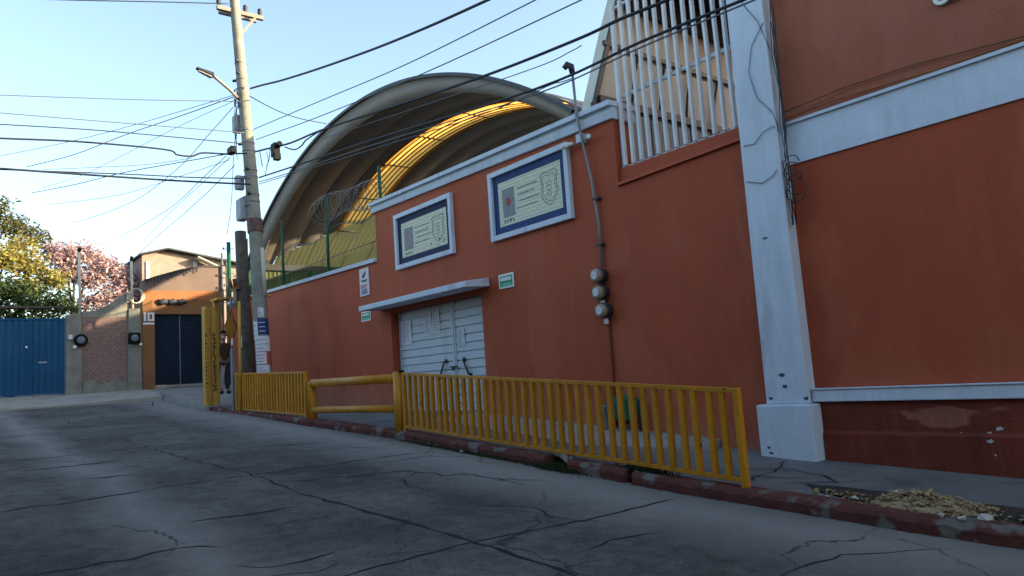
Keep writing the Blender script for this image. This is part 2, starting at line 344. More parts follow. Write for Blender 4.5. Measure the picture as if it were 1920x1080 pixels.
# ------------------------------------------------------------------ terrain heights (the street climbs towards -x)
def lerp(xs, zs, x):
    if x <= xs[0]: return zs[0]
    for i in range(len(xs)-1):
        if x <= xs[i+1]: return zs[i]+(zs[i+1]-zs[i])*(x-xs[i])/(xs[i+1]-xs[i])
    return zs[-1]
PX = [-60, -33, -30, -28, -25, -22.4, -20.6, -19.2, -15.3, -11.3, -8, -5.5, -2.9, 0, 4, 8, 20, 60]
PZ = [2.2, 2.05, 1.92, 1.75, 1.5, 1.2, 1.06, 1.02, .86, .65, .42, .22, .10, 0, -.17, -.35, -.9, -2.6]
RX = [-60, -28, -26, -22.4, -19.2, -15.3, -11.3, -8, -5.5, -2.9, 0, 4, 8, 20, 60]
RZ = [1.7, 1.52, 1.38, 1.1, .94, .71, .50, .27, .07, -.05, -.15, -.32, -.5, -1.05, -2.75]
gp = lambda x: lerp(PX, PZ, x)
gr = lambda x: lerp(RX, RZ, x)
# ================================================================== the setting
def profile_sheet(name, m, xs, f, y0, y1, dz=0, ny=2):
    mb = MB(); n = len(xs); ys = [y0+(y1-y0)*j/(ny-1) for j in range(ny)]
    mb.add([(x, y, f(x)+dz) for y in ys for x in xs], [(j*n+i, j*n+i+1, (j+1)*n+i+1, (j+1)*n+i) for j in range(ny-1) for i in range(n-1)], True)
    return struct(mb.build(name, m))
frange = lambda a, b, n: [a+(b-a)*i/n for i in range(n+1)]
XS = frange(-60, 60, 120)
g_ = MB(); gx = [-700, -200]+XS+[200, 700]
g_.add([(x, y, (gr(max(-60, min(60, x)))-.35)) for y in (-700, 700) for x in gx], [(i, i+1, len(gx)+i+1, len(gx)+i) for i in range(len(gx)-1)])
struct(g_.build('ground', 'ground'))
profile_sheet('road', 'road', frange(-27.6, 40, 140), gr, -14, 6.72, 0, 2)
YK = 6.62
pave = MB()
xs = frange(-27.2, 20, 110)
pave.add([(x, y, gp(x)-(0.012 if y < 6.8 else 0)) for y in (YK+.16, 9.5) for x in xs], [(i, i+1, len(xs)+i+1, len(xs)+i) for i in range(len(xs)-1)], True)
struct(pave.build('pavement', 'pave'))
# kerb: worn profile, one broken gap near x = -7.4
rk = random.Random(3); kb = MB()
def kerb_run(xa, xb, n):
    prof = []
    xs = frange(xa, xb, n)
    for x in xs:
        zt, zb = gp(x), gr(x)-.1; j = rk.uniform(-.016, .016); k = rk.uniform(-.018, .010); y = YK+.03*math.sin(x*.9)
        prof.append([(x, y+.01+j, zb), (x, y+j, zt-.05+k), (x, y+.025+j, zt-.014+k), (x, y+.06, zt+.004+k*.5), (x, y+.2, zt+.006), (x, y+.2, zb)])
    m = len(prof[0]); o = len(kb.v)
    for p in prof: kb.v += p
    for i in range(len(prof)-1):
        for k in range(m-1): kb.f.append((o+i*m+k, o+i*m+k+1, o+(i+1)*m+k+1, o+(i+1)*m+k))
    kb.f.append(tuple(o+k for k in range(m))); e = o+(len(prof)-1)*m; kb.f.append(tuple(e+k for k in reversed(range(m))))
kerb_run(-22.6, -7.75, 190); kerb_run(-7.3, -6.35, 16); kerb_run(-6.2, 20, 330)
struct(kb.build('kerb', 'kerb'))
# pale far pavement in front of the houses at the end of the street
fp = MB(); ys = frange(-14, 6.54, 40); q = []
for y in ys:
    t = max(0, min(1, (y-3.5)/3.04)); xe = -27.6+.0*t
    q.append([(xe, y, gr(xe)-.05), (xe, y, gr(xe)+.05+t*.10), (-28.2, y, 1.62+.16*t), (-30.2, y, 1.93+.02*t)])
o = 0
for p in q: fp.v += p
for i in range(len(q)-1):
    for k in range(3): fp.f.append((i*4+k, (i+1)*4+k, (i+1)*4+k+1, i*4+k+1))
struct(fp.build('far_pavement', 'farpave'))
fp2 = MB(); xs = frange(-30.3, -22.3, 16)
m_ = len(xs)
fp2.add([(x, y, (max(gp(x), gr(x)+.02)+.004) if k else gr(x)-.2) for k, y in enumerate((6.545, 6.55, 12)) for x in xs], [(j*m_+i, j*m_+i+1, (j+1)*m_+i+1, (j+1)*m_+i) for j in range(2) for i in range(m_-1)])
struct(fp2.build('side_path', 'paleconc'))
sc_ = MB(); sc_.box(-60, 40, 9.35, 60, -3, 1.05); struct(sc_.build('school_yard', 'ground'))
# pale slab of the ramp in front of the gate
sl = MB()
pl = [(-12.4, 7.75), (-9, 7.55), (-7.9, 7.35), (-6.75, 8.0), (-6.5, 8.55), (-6.6, 8.98), (-12.4, 8.98)]
top = [(x, y, gp(x)+.05+.05*(y-7.3)/1.7) for x, y in pl]; bot = [(x, y, gp(x)-.05) for x, y in pl]; n = len(pl)
sl.add(bot+top, [tuple(range(n, 2*n))]+[(i, (i+1) % n, n+(i+1) % n, n+i) for i in range(n)])
struct(sl.build('ramp_slab', 'paleconc'))
# expansion joints and cracks of the road
ck = MB(); rc = random.Random(11)
def crack(pts, wd, g=gr, jit=.035, step=.16, dz=.003):
    P = []
    for (xa, ya), (xb, yb) in zip(pts, pts[1:]):
        k = max(1, int(math.hypot(xb-xa, yb-ya)/step))
        for i in range(k):
            t = i/k; P.append((xa+(xb-xa)*t+rc.gauss(0, jit), ya+(yb-ya)*t+rc.gauss(0, jit)))
    P.append(pts[-1]); n = len(P); o = len(ck.v)
    for i, (x, y) in enumerate(P):
        a, b = P[max(i-1, 0)], P[min(i+1, n-1)]; L = math.hypot(b[0]-a[0], b[1]-a[1]) or 1
        nx, ny = -(b[1]-a[1])/L, (b[0]-a[0])/L; ww = wd*rc.uniform(.35, 1.5)*(min(1, i/3+.15) if True else 1)*min(1, (n-1-i)/3+.15)
        for s in (-1, 1):
            X, Y = x+nx*ww*s, y+ny*ww*s; ck.v.append((X, Y, g(X)+dz))
    for i in range(n-1): ck.f.append((o+2*i, o+2*i+1, o+2*i+3, o+2*i+2))
crack([(-8.6, 3.5), (-7.1, 3.69), (-5.5, 3.86), (-4.6, 3.85), (-3.2, 3.75), (0, 3.7)], .024, jit=.02)
crack([(-17, 3.2), (-14.3, 3.25), (-12.3, 3.3), (-10.1, 3.55), (-8.6, 3.5)], .013, jit=.03)
crack([(-24, 3.1), (-19.6, 3.1)], .012)
crack([(-5.4, 6.55), (-5.41, 5.1), (-5.55, 3.85), (-5.5, 3.1), (-5.45, 2.3), (-5.4, 0)], .017, jit=.012)
crack([(-10.02, -1), (-10.02, .72), (-10.03, 1.59), (-10.14, 2.36), (-10.2, 3.16), (-10.15, 4.2), (-10.1, 6.4)], .02, jit=.025)
crack([(-14.7, -1), (-14.68, 2), (-14.6, 4.2), (-14.72, 6.6)], .016)
crack([(-19.2, 0), (-19.2, 4), (-19.06, 6.5)], .022)
crack([(-12.0, .9), (-12.07, 1.5)], .045); crack([(-13.26, 1.2), (-13.14, 2.0), (-13.2, 2.5)], .045)
crack([(-11.7, 1.7), (-11.5, 2.0), (-11.5, 2.4)], .04); crack([(-11.08, 3.2), (-10.9, 3.45), (-10.74, 3.9)], .04)
crack([(-13.06, 4.4), (-12.8, 4.9), (-12.55, 5.6)], .03); crack([(-4.64, 4.17), (-4.7, 4.7), (-4.55, 5.25)], .016)
crack([(-8.0, 2.1), (-7.98, 2.7), (-7.85, 3.3)], .022); crack([(-7.16, .4), (-7.1, 1.2), (-7.12, 1.8), (-6.95, 2.3)], .016)
crack([(-9.4, 3.5), (-9.1, 4.6), (-8.8, 5.2), (-7.9, 5.6), (-7.0, 6.1)], .016, jit=.05); crack([(-8.8, 5.2), (-8.2, 4.6), (-7.6, 4.7)], .013, jit=.05)
crack([(-6.7, 4.6), (-6.2, 5.0), (-5.4, 5.0)], .012, jit=.04); crack([(-12.9, 4.9), (-11.9, 5.2), (-11.0, 5.9)], .014, jit=.05)
crack([(-6.2, 2.0), (-6.0, 2.5), (-6.1, 2.8)], .03, jit=.06); crack([(-5.9, 2.0), (-5.7, 2.4), (-5.8, 2.7)], .025, jit=.06)
crack([(-16.5, 4.3), (-15.9, 5.0), (-15.8, 6.0)], .014, jit=.05); crack([(-17.5, 1.5), (-17.2, 2.6), (-17.3, 3.6)], .014, jit=.05)
crack([(-4.0, 2.9), (-3.2, 4.4), (-3.1, 5.6), (-2.6, 6.3)], .010, jit=.03)
for (a, b, c, d) in [(-4.9, 7.0, -5.4, 8.6), (-4.1, 7.6, -5.0, 8.1), (-2.1, 6.9, -1.6, 8.9), (-4.6, 7.3, -3.9, 8.0), (-13.6, 6.9, -13.7, 8.9), (-17, 6.9, -17.1, 8.9), (-5.3, 7.2, -4.4, 7.8)]:
    crack([(a, b), ((a+c)/2+.1, (b+d)/2), (c, d)], .014, g=gp, jit=.04)
struct(ck.build('road_cracks', 'crack'))

# ================================================================== the long orange wall
SW = thing('school_wall', (-17, 9.1, .8), 'long terracotta painted street wall with white coping, canopy and pale grey double gate', 'wall')
YB = 9.5
wb = MB()
lowt = lambda x: lerp([-28, -23.9, -16.5], [4.86, 4.74, 4.60], x)
# low stretch, tall stretch with the gate opening, stretch under the grille
def wallbit(x0, x1, zb0, zb1, zt0, zt1, y0=9.0): wb.hexa([(x0, y0, zb0), (x1, y0, zb1), (x1, YB, zb1), (x0, YB, zb0), (x0, y0, zt0), (x1, y0, zt1), (x1, YB, zt1), (x0, YB, zt0)])
wallbit(-28.0, -16.5, 1.0, .5, 4.86, 4.60)
wallbit(-16.5, -15.94, .4, .4, 5.95, 5.94)
wallbit(-15.94, -12.17, 3.24, 3.24, 5.94, 5.83)
wallbit(-15.94, -12.17, .2, .2, .76, .74, 9.06)
wallbit(-12.17, -8.16, .2, 0, 5.83, 5.72)
wallbit(-8.16, -5.5, 0, 0, 4.50, 4.58)
wbo = wb.build('wall_body', 'terracotta', SW)
lb = MB(); lb.hexa([(-8.157, 9.06, 4.502), (-5.5, 9.06, 4.582), (-5.5, 9.5, 4.582), (-8.157, 9.5, 4.502), (-8.157, 9.06, 4.80), (-5.5, 9.06, 4.80), (-5.5, 9.5, 4.80), (-8.157, 9.5, 4.80)])
lb.hexa([(-8.157, 8.94, 4.50), (-5.5, 8.94, 4.58), (-5.5, 9.06, 4.585), (-8.157, 9.06, 4.505), (-8.157, 8.97, 4.56), (-5.5, 8.97, 4.64), (-5.5, 9.06, 4.64), (-8.157, 9.06, 4.56)])
lb.build('sill_band', 'terracotta', SW)
cp = MB()   # tall coping: moulding, fillet, slab
cp.hexa([(-16.56, 8.93, 5.86), (-8.12, 8.93, 5.66), (-8.12, 9.52, 5.66), (-16.56, 9.52, 5.86), (-16.56, 8.90, 5.97), (-8.12, 8.90, 5.80), (-8.12, 9.52, 5.80), (-16.56, 9.52, 5.97)])
cp.hexa([(-16.56, 8.96, 5.972), (-8.12, 8.96, 5.802), (-8.12, 9.52, 5.802), (-16.56, 9.52, 5.972), (-16.56, 8.94, 6.03), (-8.12, 8.94, 5.87), (-8.12, 9.52, 5.87), (-16.56, 9.52, 6.03)])
cp.hexa([(-16.58, 8.86, 6.032), (-8.1, 8.86, 5.872), (-8.1, 9.54, 5.872), (-16.58, 9.54, 6.032), (-16.58, 8.86, 6.11), (-8.1, 8.86, 5.96), (-8.1, 9.54, 5.96), (-16.58, 9.54, 6.11)])
cp.build('coping', 'whitepaint', SW)
cl = MB(); cl.hexa([(-28.05, 8.93, 4.862), (-16.503, 8.93, 4.602), (-16.503, 9.54, 4.602), (-28.05, 9.54, 4.862), (-28.05, 8.92, 4.95), (-16.503, 8.92, 4.70), (-16.503, 9.54, 4.70), (-28.05, 9.54, 4.95)])
cl.build('coping', 'whitepaint', SW)
ca = MB(); ca.hexa([(-16.45, 8.4, 3.325), (-11.86, 8.4, 3.315), (-11.86, 8.998, 3.335), (-16.45, 8.998, 3.345), (-16.45, 8.4, 3.445), (-11.86, 8.4, 3.435), (-11.86, 8.998, 3.515), (-16.45, 8.998, 3.525)])
ca.build('canopy', 'whitepaint', SW, bevel=.012)
# gate: two ribbed leaves with frames
gate = MB(); gate.box(-15.93, -12.18, 9.26, 9.3, .77, 3.235).build('gate', 'greypaint', SW)
gate = [o for o in SW.children if o.name.startswith('gate')][0]
def leaf(x0, x1):
    lf = MB(); z = .82; n = 13; h = (3.2-z)/n
    for i in range(n):
        za = z+i*h; zb = za+h
        lf.hexa([(x0, 9.205, za+.014), (x1, 9.205, za+.014), (x1, 9.258, za+.014), (x0, 9.258, za+.014), (x0, 9.215, zb-.014), (x1, 9.215, zb-.014), (x1, 9.258, zb-.014), (x0, 9.258, zb-.014)])
        if i: lf.box(x0+.02, x1-.02, 9.236, 9.258, za-.013, za+.013)
    lf.box(x0-.04, x0, 9.19, 9.258, .79, 3.225); lf.box(x1, x1+.04, 9.19, 9.258, .79, 3.225)
    return lf.build('gate_leaf', 'greypaint', gate)
l1 = leaf(-15.87, -13.62); l2 = leaf(-13.48, -12.24)
fr = MB(); fr.box(-13.572, -13.528, 9.175, 9.2585, .79, 3.225); fr.build('gate_post', 'greypaint', gate)
for x0, s in ((-13.9, -1), (-13.2, 1)):
    h = MB(); h.tube([(x0, 9.19, 1.93), (x0+.03*s, 9.15, 1.9), (x0+.2*s, 9.15, 1.62), (x0+.22*s, 9.19, 1.58)], .022, 8); h.disc((x0, 9.203, 1.93), (0, -1, 0), .05, .02, 12); h.disc((x0+.22*s, 9.203, 1.58), (0, -1, 0), .05, .02, 12)
    h.build('handle', 'darkmetal', gate)
lk = MB(); lk.box(-13.72, -13.42, 9.15, 9.172, 1.78, 1.81); lk.tube([(-13.56, 9.15, 1.78), (-13.56, 9.13, 1.72)], .03, 10); lk.build('bolt', 'darkmetal', gate)
# window grille: slanted bars in a frame
gf = MB(); gf.box(-8.13, -5.72, 9.14, 9.18, 4.805, 4.85); gf.box(-8.13, -5.72, 9.14, 9.18, 7.60, 7.64); gf.box(-8.13, -5.72, 9.15, 9.19, 6.02, 6.08)
gf.box(-8.15, -8.10, 9.13, 9.19, 4.80, 7.65)
grille = gf.build('window_grille', 'grille', SW)
for i in range(13):
    x = -8.05+i*.178; j = random.uniform(-.015, .015); k = random.uniform(-.012, .012); b = MB()
    for (xa, za, xb, zb) in ((x, 4.84, x+j, 6.0), (x+j, 6.0, x+k, 7.66)):
        b.hexa([(xa-.021, 9.07, za), (xa+.021, 9.07, za), (xa+.021, 9.138, za), (xa-.021, 9.138, za), (xb-.021, 9.07, zb), (xb+.021, 9.07, zb), (xb+.021, 9.138, zb), (xb-.021, 9.138, zb)])
    b.build('bar', 'grille', grille)

# green posts and shade mesh above the low wall
MF = thing('mesh_fence', (-22, 9.25, 4.75), 'green shade mesh on dark green posts above the low orange wall', 'fence')
for x in (-26.4, -23.05, -19.66, -16.45):
    zt = 7.05 if x != -16.45 else 7.1
    p = MB(); p.tube([(x, 9.15, 4.6), (x, 9.15, zt)], .045, 8); p.tube([(x, 9.15, zt), (x, 9.15, zt+.02)], [.05, .03], 8); p.build('post', 'green', MF)
ms = MB(); nx, nz = 60, 10; rm = random.Random(5)
def mtop(x): return 5.95+.12*math.sin(x*1.9)
ms.add([(-28+11.4*i/nx, 9.2+.03*math.sin(i*.9+j*.5)+.015*math.sin(i*2.3), lowt(-28+11.4*i/nx)+.10+(mtop(-28+11.4*i/nx)-lowt(-28+11.4*i/nx))*j/nz) for j in range(nz+1) for i in range(nx+1)],
       [(j*(nx+1)+i, j*(nx+1)+i+1, (j+1)*(nx+1)+i+1, (j+1)*(nx+1)+i) for j in range(nz) for i in range(nx)], True)
ms.build('mesh_panel', 'mesh', MF)
rl = MB(); rl.tube([(-28+11.4*i/20, 9.16, mtop(-28+11.4*i/20)+.1-.08) for i in range(21)], .012, 5); rl.tube([(-28, 9.16, 5.35), (-22, 9.16, 5.25), (-16.5, 9.16, 5.2)], .012, 5); rl.build('wire', 'greycable', MF)
rz = MB(); pts = []
for i in range(420):
    t = i/419; a = t*2*math.pi*15; x = -20.3+3.7*t; r = .33+.05*math.sin(t*9)
    pts.append((x+.12*math.sin(a)+.05*math.sin(t*40), 9.15+r*math.cos(a), 6.62-.06*t+.1*math.sin(t*5)+r*math.sin(a)*.95))
rz.tube(pts, .009, 5)
tag(rz.build('razor_wire', 'metal'), 'coil of silvery razor wire strung along the green fence posts', 'razor wire')

# unseen buildings added to shape light: houses behind the camera, block beyond the court
for xa, xb, h, lab in ((-23, -12.1, 6.5, 'low ochre house added unseen behind the camera to cut sky light'), (-11.9, 3, 7.6, 'two storey grey house added unseen behind the camera to cut sky light'), (3.2, 30, 8.4, 'long two storey house added unseen behind the camera to cut sky light')):
    t = thing('unseen_house', ((xa+xb)/2, -6, 0), lab, 'house')
    MB().box(xa, xb, -14, -3.4, -2.5, h).build('wall', 'lowbounce', t)
    MB().box(xa-.1, xb+.1, -14.1, -3.2, h+.002, h+.2).build('roof', 'darkroof', t)
    for k in range(int((xb-xa)/3)):
        x = xa+1.2+3*k; f = MB().box(x, x+1.1, -3.399, -3.35, 2.6, 3.9).build('window', 'greypaint', t); MB().box(x+.08, x+1.02, -3.349, -3.34, 2.68, 3.82).build('pane', 'navy', f)
t = thing('sun_blocker', (-20, 27, 1), 'long cream block beyond the arched court roof, added unseen to stop low sun', 'building')  # unseen block, height set to stop low sun on the far facades
MB().box(-31, -9, 24, 31, 1, 10.2).build('wall', 'cream', t)
MB().box(-31.3, -8.7, 23.7, 31.3, 10.202, 10.4).build('roof', 'darkroof', t)

# ================================================================== things on the wall
def plaque(x0, x1, z0, z1, label, blue, crest, second):
    t = thing('tile_mural', ((x0+x1)/2, 9, z0), label, 'tile mural', 'tile murals above the gate')
    y = 8.997; fw = .10; bw = .15
    f = MB()
    f.box(x0, x1, y-.09, y, z0, z0+fw); f.box(x0, x1, y-.09, y, z1-fw, z1); f.box(x0, x0+fw, y-.088, y, z0+fw, z1-fw); f.box(x1-fw, x1, y-.088, y, z0+fw, z1-fw)
    f.build('frame', 'whitepaint', t)
    a0, a1, c0, c1 = x0+fw, x1-fw, z0+fw, z1-fw
    b = MB(); b.box(a0, a1, y-.03, y, c0, c0+bw); b.box(a0, a1, y-.03, y, c1-bw, c1); b.box(a0, a0+bw, y-.0295, y, c0+bw, c1-bw); b.box(a1-bw, a1, y-.0295, y, c0+bw, c1-bw)
    b.build('border', blue, t)
    q0, q1, r0, r1 = a0+bw, a1-bw, c0+bw, c1-bw; W_, H_ = q1-q0, r1-r0
    p = MB(); p.box(q0, q1, y-.025, y, r0, r1); pn = p.build('tile_panel', 'tile', t)
    yy = y-.027
    e = MB(); ex0, ex1, ez0, ez1 = q0+.07*W_, q0+.27*W_, r0+.18*H_, r0+.82*H_
    e.box(ex0, ex1, yy-.002, yy, ez0, ez1); em = e.build('emblem', 'greyink', pn)
    m2 = MB(); cx, cz = (ex0+ex1)/2, (ez0+ez1)/2+.01
    if second:
        for k in range(5): m2.box(ex0+.03+k*.065, ex0+.055+k*.065, yy-.004, yy-.0022, ez0+.1, ez1-.1)
    else:
        poly = []
        for k in range(12):
            a = k*math.pi/6; r = .085 if k % 2 == 0 else .055; poly.append((cx+r*math.cos(a), yy-.0022, cz+r*1.2*math.sin(a)))
        m2.prism(poly, (0, -.003, 0))
    m2.build('emblem_centre', crest, em)
    m3 = MB()
    m3.box(ex0+.02, ex0+.33, yy-.0015, yy, ez0-.062, ez0-.056)
    for k in range(4): m3.box(ex0+.02+k*.09, ex0+.06+k*.09, yy-.002, yy, ez0-.10, ez0-.05-.02*(k % 2))
    m3.build('caption', 'ink', pn)
    # four lines of tiny illegible brush lettering
    rn = random.Random(int(x0*100) & 255); ln = MB()
    for k in range(4):
        z = r0+H_*(.74-.145*k); xa = q0+W_*(.31+.02*(k % 3)); xb = q0+W_*(.66-.03*((k+1) % 3)); x = xa
        while x < xb:
            wd = rn.uniform(.008, .02); h = rn.uniform(.015, .04)
            ln.box(x, x+wd, yy-.002, yy, z-h/2, z+h/2); x += wd+rn.uniform(.006, .02)
        ln.box(xa, xb, yy-.0015, yy, z-.004, z+.004)
    ln.build('inscription', 'greyink', pn)
    # shield of the right side
    s = MB(); sx, sz = q0+.82*W_, r0+.5*H_; hw, hh = .15*W_*.85, .36*H_
    def shield(k): return [(sx-hw*k, yy, sz+hh*k*.9), (sx-hw*k*.5, yy, sz+hh*k), (sx, yy, sz+hh*k*.92), (sx+hw*k*.5, yy, sz+hh*k), (sx+hw*k, yy, sz+hh*k*.9), (sx+hw*k*.85, yy, sz+hh*.3*k), (sx+hw*k, yy, sz-hh*.3*k), (sx+hw*k*.6, yy, sz-hh*.75*k), (sx, yy, sz-hh*k), (sx-hw*k*.6, yy, sz-hh*.75*k), (sx-hw*k, yy, sz-hh*.3*k), (sx-hw*k*.85, yy, sz+hh*.3*k), (sx-hw*k, yy, sz+hh*k*.9)]
    s.strip(shield(1), .009, (0, -1, 0), .002); s.strip(shield(.78), .006, (0, -1, 0), .002)
    for dz in (.3, 0, -.3):
        s.strip([(sx-hw*.3, yy, sz+hh*dz), (sx, yy, sz+hh*(dz+.18)), (sx+hw*.3, yy, sz+hh*dz), (sx, yy, sz+hh*(dz-.18)), (sx-hw*.3, yy, sz+hh*dz)], .007, (0, -1, 0), .0015)
    s.build('shield', 'greyink', pn)
    if second:   # missing tiles
        for (u, v) in ((.92, .84), (.66, .14), (.80, .06), (.93, .14), (.84, .2), (.9, .1)):
            ww = .055*rn.uniform(.5, 1); d = MB(); d.box(q0+u*W_-ww/2, q0+u*W_+ww/2, yy-.0025, yy-.0001, r0+v*H_-ww/2, r0+v*H_+ww/2); d.build('missing_tile', 'ink', pn)
    return t
plaque(-11.60, -9.24, 4.19, 5.58, 'larger looking tile mural with cobalt border and intact cream tiles, below the floodlights', 'bluetile', 'redink', False)
plaque(-15.44, -12.98, 4.215, 5.55, 'tile mural with dark navy border and chipped missing tiles, over the gate canopy', 'navytile', 'pinkink', True)

def green_sign(x0, x1, z0, z1, label):
    t = thing('safety_sign', ((x0+x1)/2, 9, z0), label, 'sign', 'green safety signs by the gate'); y = 8.994
    MB().box(x0, x1, y-.012, y, z0, z1).build('sign_border', 'signwhite', t, )
    g = MB().box(x0+.04, x1-.04, y-.016, y-.0125, z0+.04, z1-.04).build('sign_plate', 'signgreen', t)
    k = MB(); n = 11; w_ = (x1-x0-.14)/n
    for i in range(n): k.box(x0+.07+i*w_, x0+.07+(i+.82)*w_, y-.0185, y-.0165, z0+(z1-z0)*.52, z0+(z1-z0)*(.74+.03*(i % 2)))
    k.build('lettering', 'signwhite', g)
    MB().box(x0+.07, x1-.07, y-.0185, y-.0165, z0+(z1-z0)*.17, z0+(z1-z0)*.36).build('arrow_band', 'signmint', g)
green_sign(-11.53, -11.06, 3.225, 3.51, 'green and white safety sign on the bare wall right of the canopy')
green_sign(-17.45, -16.95, 3.16, 3.42, 'green safety sign tucked under the left end of the canopy')

nb = thing('notice_board', (-17.19, 9, 3.8), 'narrow white vertical notice with black dog silhouette and lettering', 'notice')
pn = MB().box(-17.44, -16.94, 8.97, 8.995, 3.82, 4.54).build('board', 'pinkpaper', nb)
k = MB(); k.prism([(-17.30, 8.969, 4.30), (-17.22, 8.969, 4.28), (-17.12, 8.969, 4.34), (-17.08, 8.969, 4.44), (-17.13, 8.969, 4.45), (-17.2, 8.969, 4.39), (-17.27, 8.969, 4.36)], (0, -.003, 0)); k.build('silhouette', 'ink', pn); k = MB()
for z, a, b in ((4.22, -17.36, -17.03), (4.196, -17.3, -17.06)): k.box(a, b, 8.966, 8.969, z-.012, z+.014)
k.build('print', 'ink', pn)
k = MB(); rn = random.Random(4)
for z in (4.09, 4.04):
    x = -17.38
    k.box(-17.38, -17.02, 8.9665, 8.969, z-.004, z+.004)
    while x < -17.02: k.box(x, x+.02, 8.966, 8.969, z-.016, z+.016); x += rn.uniform(.03, .05)
k.build('print', 'redink', pn)
k = MB()
for z in (3.98, 3.93, 3.885):
    x = -17.34
    while x < -17.04:
        wd = rn.uniform(.02, .05); k.box(x, x+wd, 8.966, 8.969, z-.017, z+.017); x += wd+.015
k.build('print', 'blueink', pn)

def paper(x0, x1, z0, z1, y, label, lines, m='paper'):
    t = thing('notice_paper', ((x0+x1)/2, y, z0), label, 'paper notice', 'papers on the gate')
    s = MB(); n = 6
    s.add([(x0+(x1-x0)*i/n, y-.004-.006*math.sin(i*1.7+j), z0+(z1-z0)*j/n) for j in range(n+1) for i in range(n+1)], [(j*(n+1)+i, j*(n+1)+i+1, (j+1)*(n+1)+i+1, (j+1)*(n+1)+i) for j in range(n) for i in range(n)], True)
    sh = s.build('sheet', m, t); k = MB()
    for i in range(lines):
        z = z1-.06-(z1-z0-.1)*i/lines; k.box(x0+.05, x0+.05+(x1-x0-.1)*random.uniform(.4, 1), y-.0135, y-.0125, z-.006, z+.006)
    k.build('print', 'greyink', sh)
paper(-15.83, -15.32, 2.42, 3.02, 9.2, 'white sheet at the upper left corner of the grey gate', 9)
paper(-14.76, -14.42, 2.55, 3.14, 9.2, 'left sheet of the pair taped high on the wide gate leaf', 8)
paper(-14.40, -14.08, 2.57, 3.16, 9.2, 'right sheet of the pair taped high on the wide gate leaf', 8)
paper(-13.42, -13.12, 2.22, 2.62, 9.2, 'bluish grey sheet on the narrow right gate leaf', 5, 'greypaint')

# electricity service: conduit and three round meters
cd = thing('service_conduit', (-8.7, 8.95, 1.2), 'tall grey service conduit with a curved weatherhead beside the floodlights', 'conduit')
c_m = MB(); c_m.tube([(-8.64, 8.96, 3.22), (-8.63, 8.95, 4.0), (-8.70, 8.93, 4.8), (-8.78, 8.9, 5.3), (-8.84, 8.84, 5.9), (-8.86, 8.84, 6.7)], .025, 10); c_m.build('pipe', 'metal', cd)
c_m = MB(); c_m.tube([(-8.86, 8.84, 6.70), (-8.87, 8.83, 6.82), (-8.93, 8.80, 6.87), (-9.0, 8.78, 6.82)], [.05, .06, .06, .05], 10); c_m.build('weatherhead', 'darkmetal', cd)
c_m = MB(); c_m.tube([(-8.61, 8.98, 2.34), (-8.63, 8.98, .5)], .018, 6); c_m.build('ground_rod', 'dado', cd)
for z in (3.6, 4.4):
    MB().box(-8.70, -8.57, 8.91, 8.999, z-.02, z+.02).build('strap', 'darkmetal', cd)
def meter(x, z, label, seal):
    t = thing('electricity_meter', (x, 8.99, z), label, 'electricity meter', 'round meters on the orange wall')
    MB().lathe((x, 8.998, z), (0, -1, 0), [(0, .115), (.05, .12), (.10, .12), (.102, .135), (.125, .135), (.128, .12)], 24).build('socket', 'darkmetal', t)
    MB().lathe((x, 8.868, z), (0, -1, 0), [(0, .112), (.07, .112), (.09, .10), (.097, .02)], 24).build('cover', 'meterface', t)
    f = MB(); f.disc((x, 8.772, z), (0, -1, 0), .07, .003, 20); f.box(x-.05, x+.05, 8.765, 8.768, z+.005, z+.03); f.build('dial', 'paper', t)
    MB().box(x-.05, x+.05, 8.91, 8.998, z-.155, z-.117).build('hub', 'darkmetal', t)
    if seal: MB().box(x-.03, x+.05, 8.90, 8.93, z-.22, z-.13).build('seal_tag', 'pinkpaper', t)
meter(-8.665, 3.08, 'uppermost of three round cream electricity meters on the wall', False)
meter(-8.66, 2.79, 'middle one of three round cream electricity meters on the wall', True)
meter(-8.62, 2.48, 'lowest round cream electricity meter, with a pale seal tag below', True)
# floodlight / camera cluster
fl = thing('floodlight_unit', (-8.95, 8.95, 5.45), 'white twin spotlight with small box, above the cobalt bordered mural', 'floodlight')
MB().box(-8.93, -8.80, 8.86, 8.998, 5.44, 5.60).build('junction_box', 'greypaint', fl, bevel=.008)
for x, dx in ((-9.20, -.06), (-9.07, -.05), (-8.62, .10)):
    m = MB(); m.lathe((x, 8.86, 5.47), (dx, -.10, -.03), [(-.05, .02), (-.04, .035), (.03, .04), (.08, .045), (.082, .03)], 12); m.build('lamp', 'signwhite', fl)
MB().tube([(-9.20, 8.9, 5.45), (-8.62, 8.9, 5.45)], .013, 6).build('bracket', 'metal', fl)

# ================================================================== right-hand building
SB = thing('school_building', (0, 9.2, 0), 'tall terracotta building with white pillar, broad white belt and raised white letters', 'building')
b = MB(); b.box(-5.3, 16, 9, 12, -3, 4.05); b.box(-1.8, 16, 12.002, 34, -3, 4.05).build('wall', 'terracotta', SB)
b = MB(); b.box(-5.3, 16, 9.01, 12.01, 4.05, 12.6); b.box(-1.8, 16, 12.012, 34, 4.05, 12.6).build('wall', 'faded', SB)
b = MB(); b.hexa([(-5.3, 8.94, -1.5), (16, 8.94, -3), (16, 9, -3), (-5.3, 9, -1.5), (-5.3, 8.94, .915), (16, 8.94, .915), (16, 9, .915), (-5.3, 9, .915)])
b.hexa([(-5.0, 8.90, -1.5), (16, 8.90, -3), (16, 8.939, -3), (-5.0, 8.939, -1.5), (-5.0, 8.90, .52), (16, 8.90, .46), (16, 8.939, .50), (-5.0, 8.939, .56)])
b.build('dado', 'dado', SB)
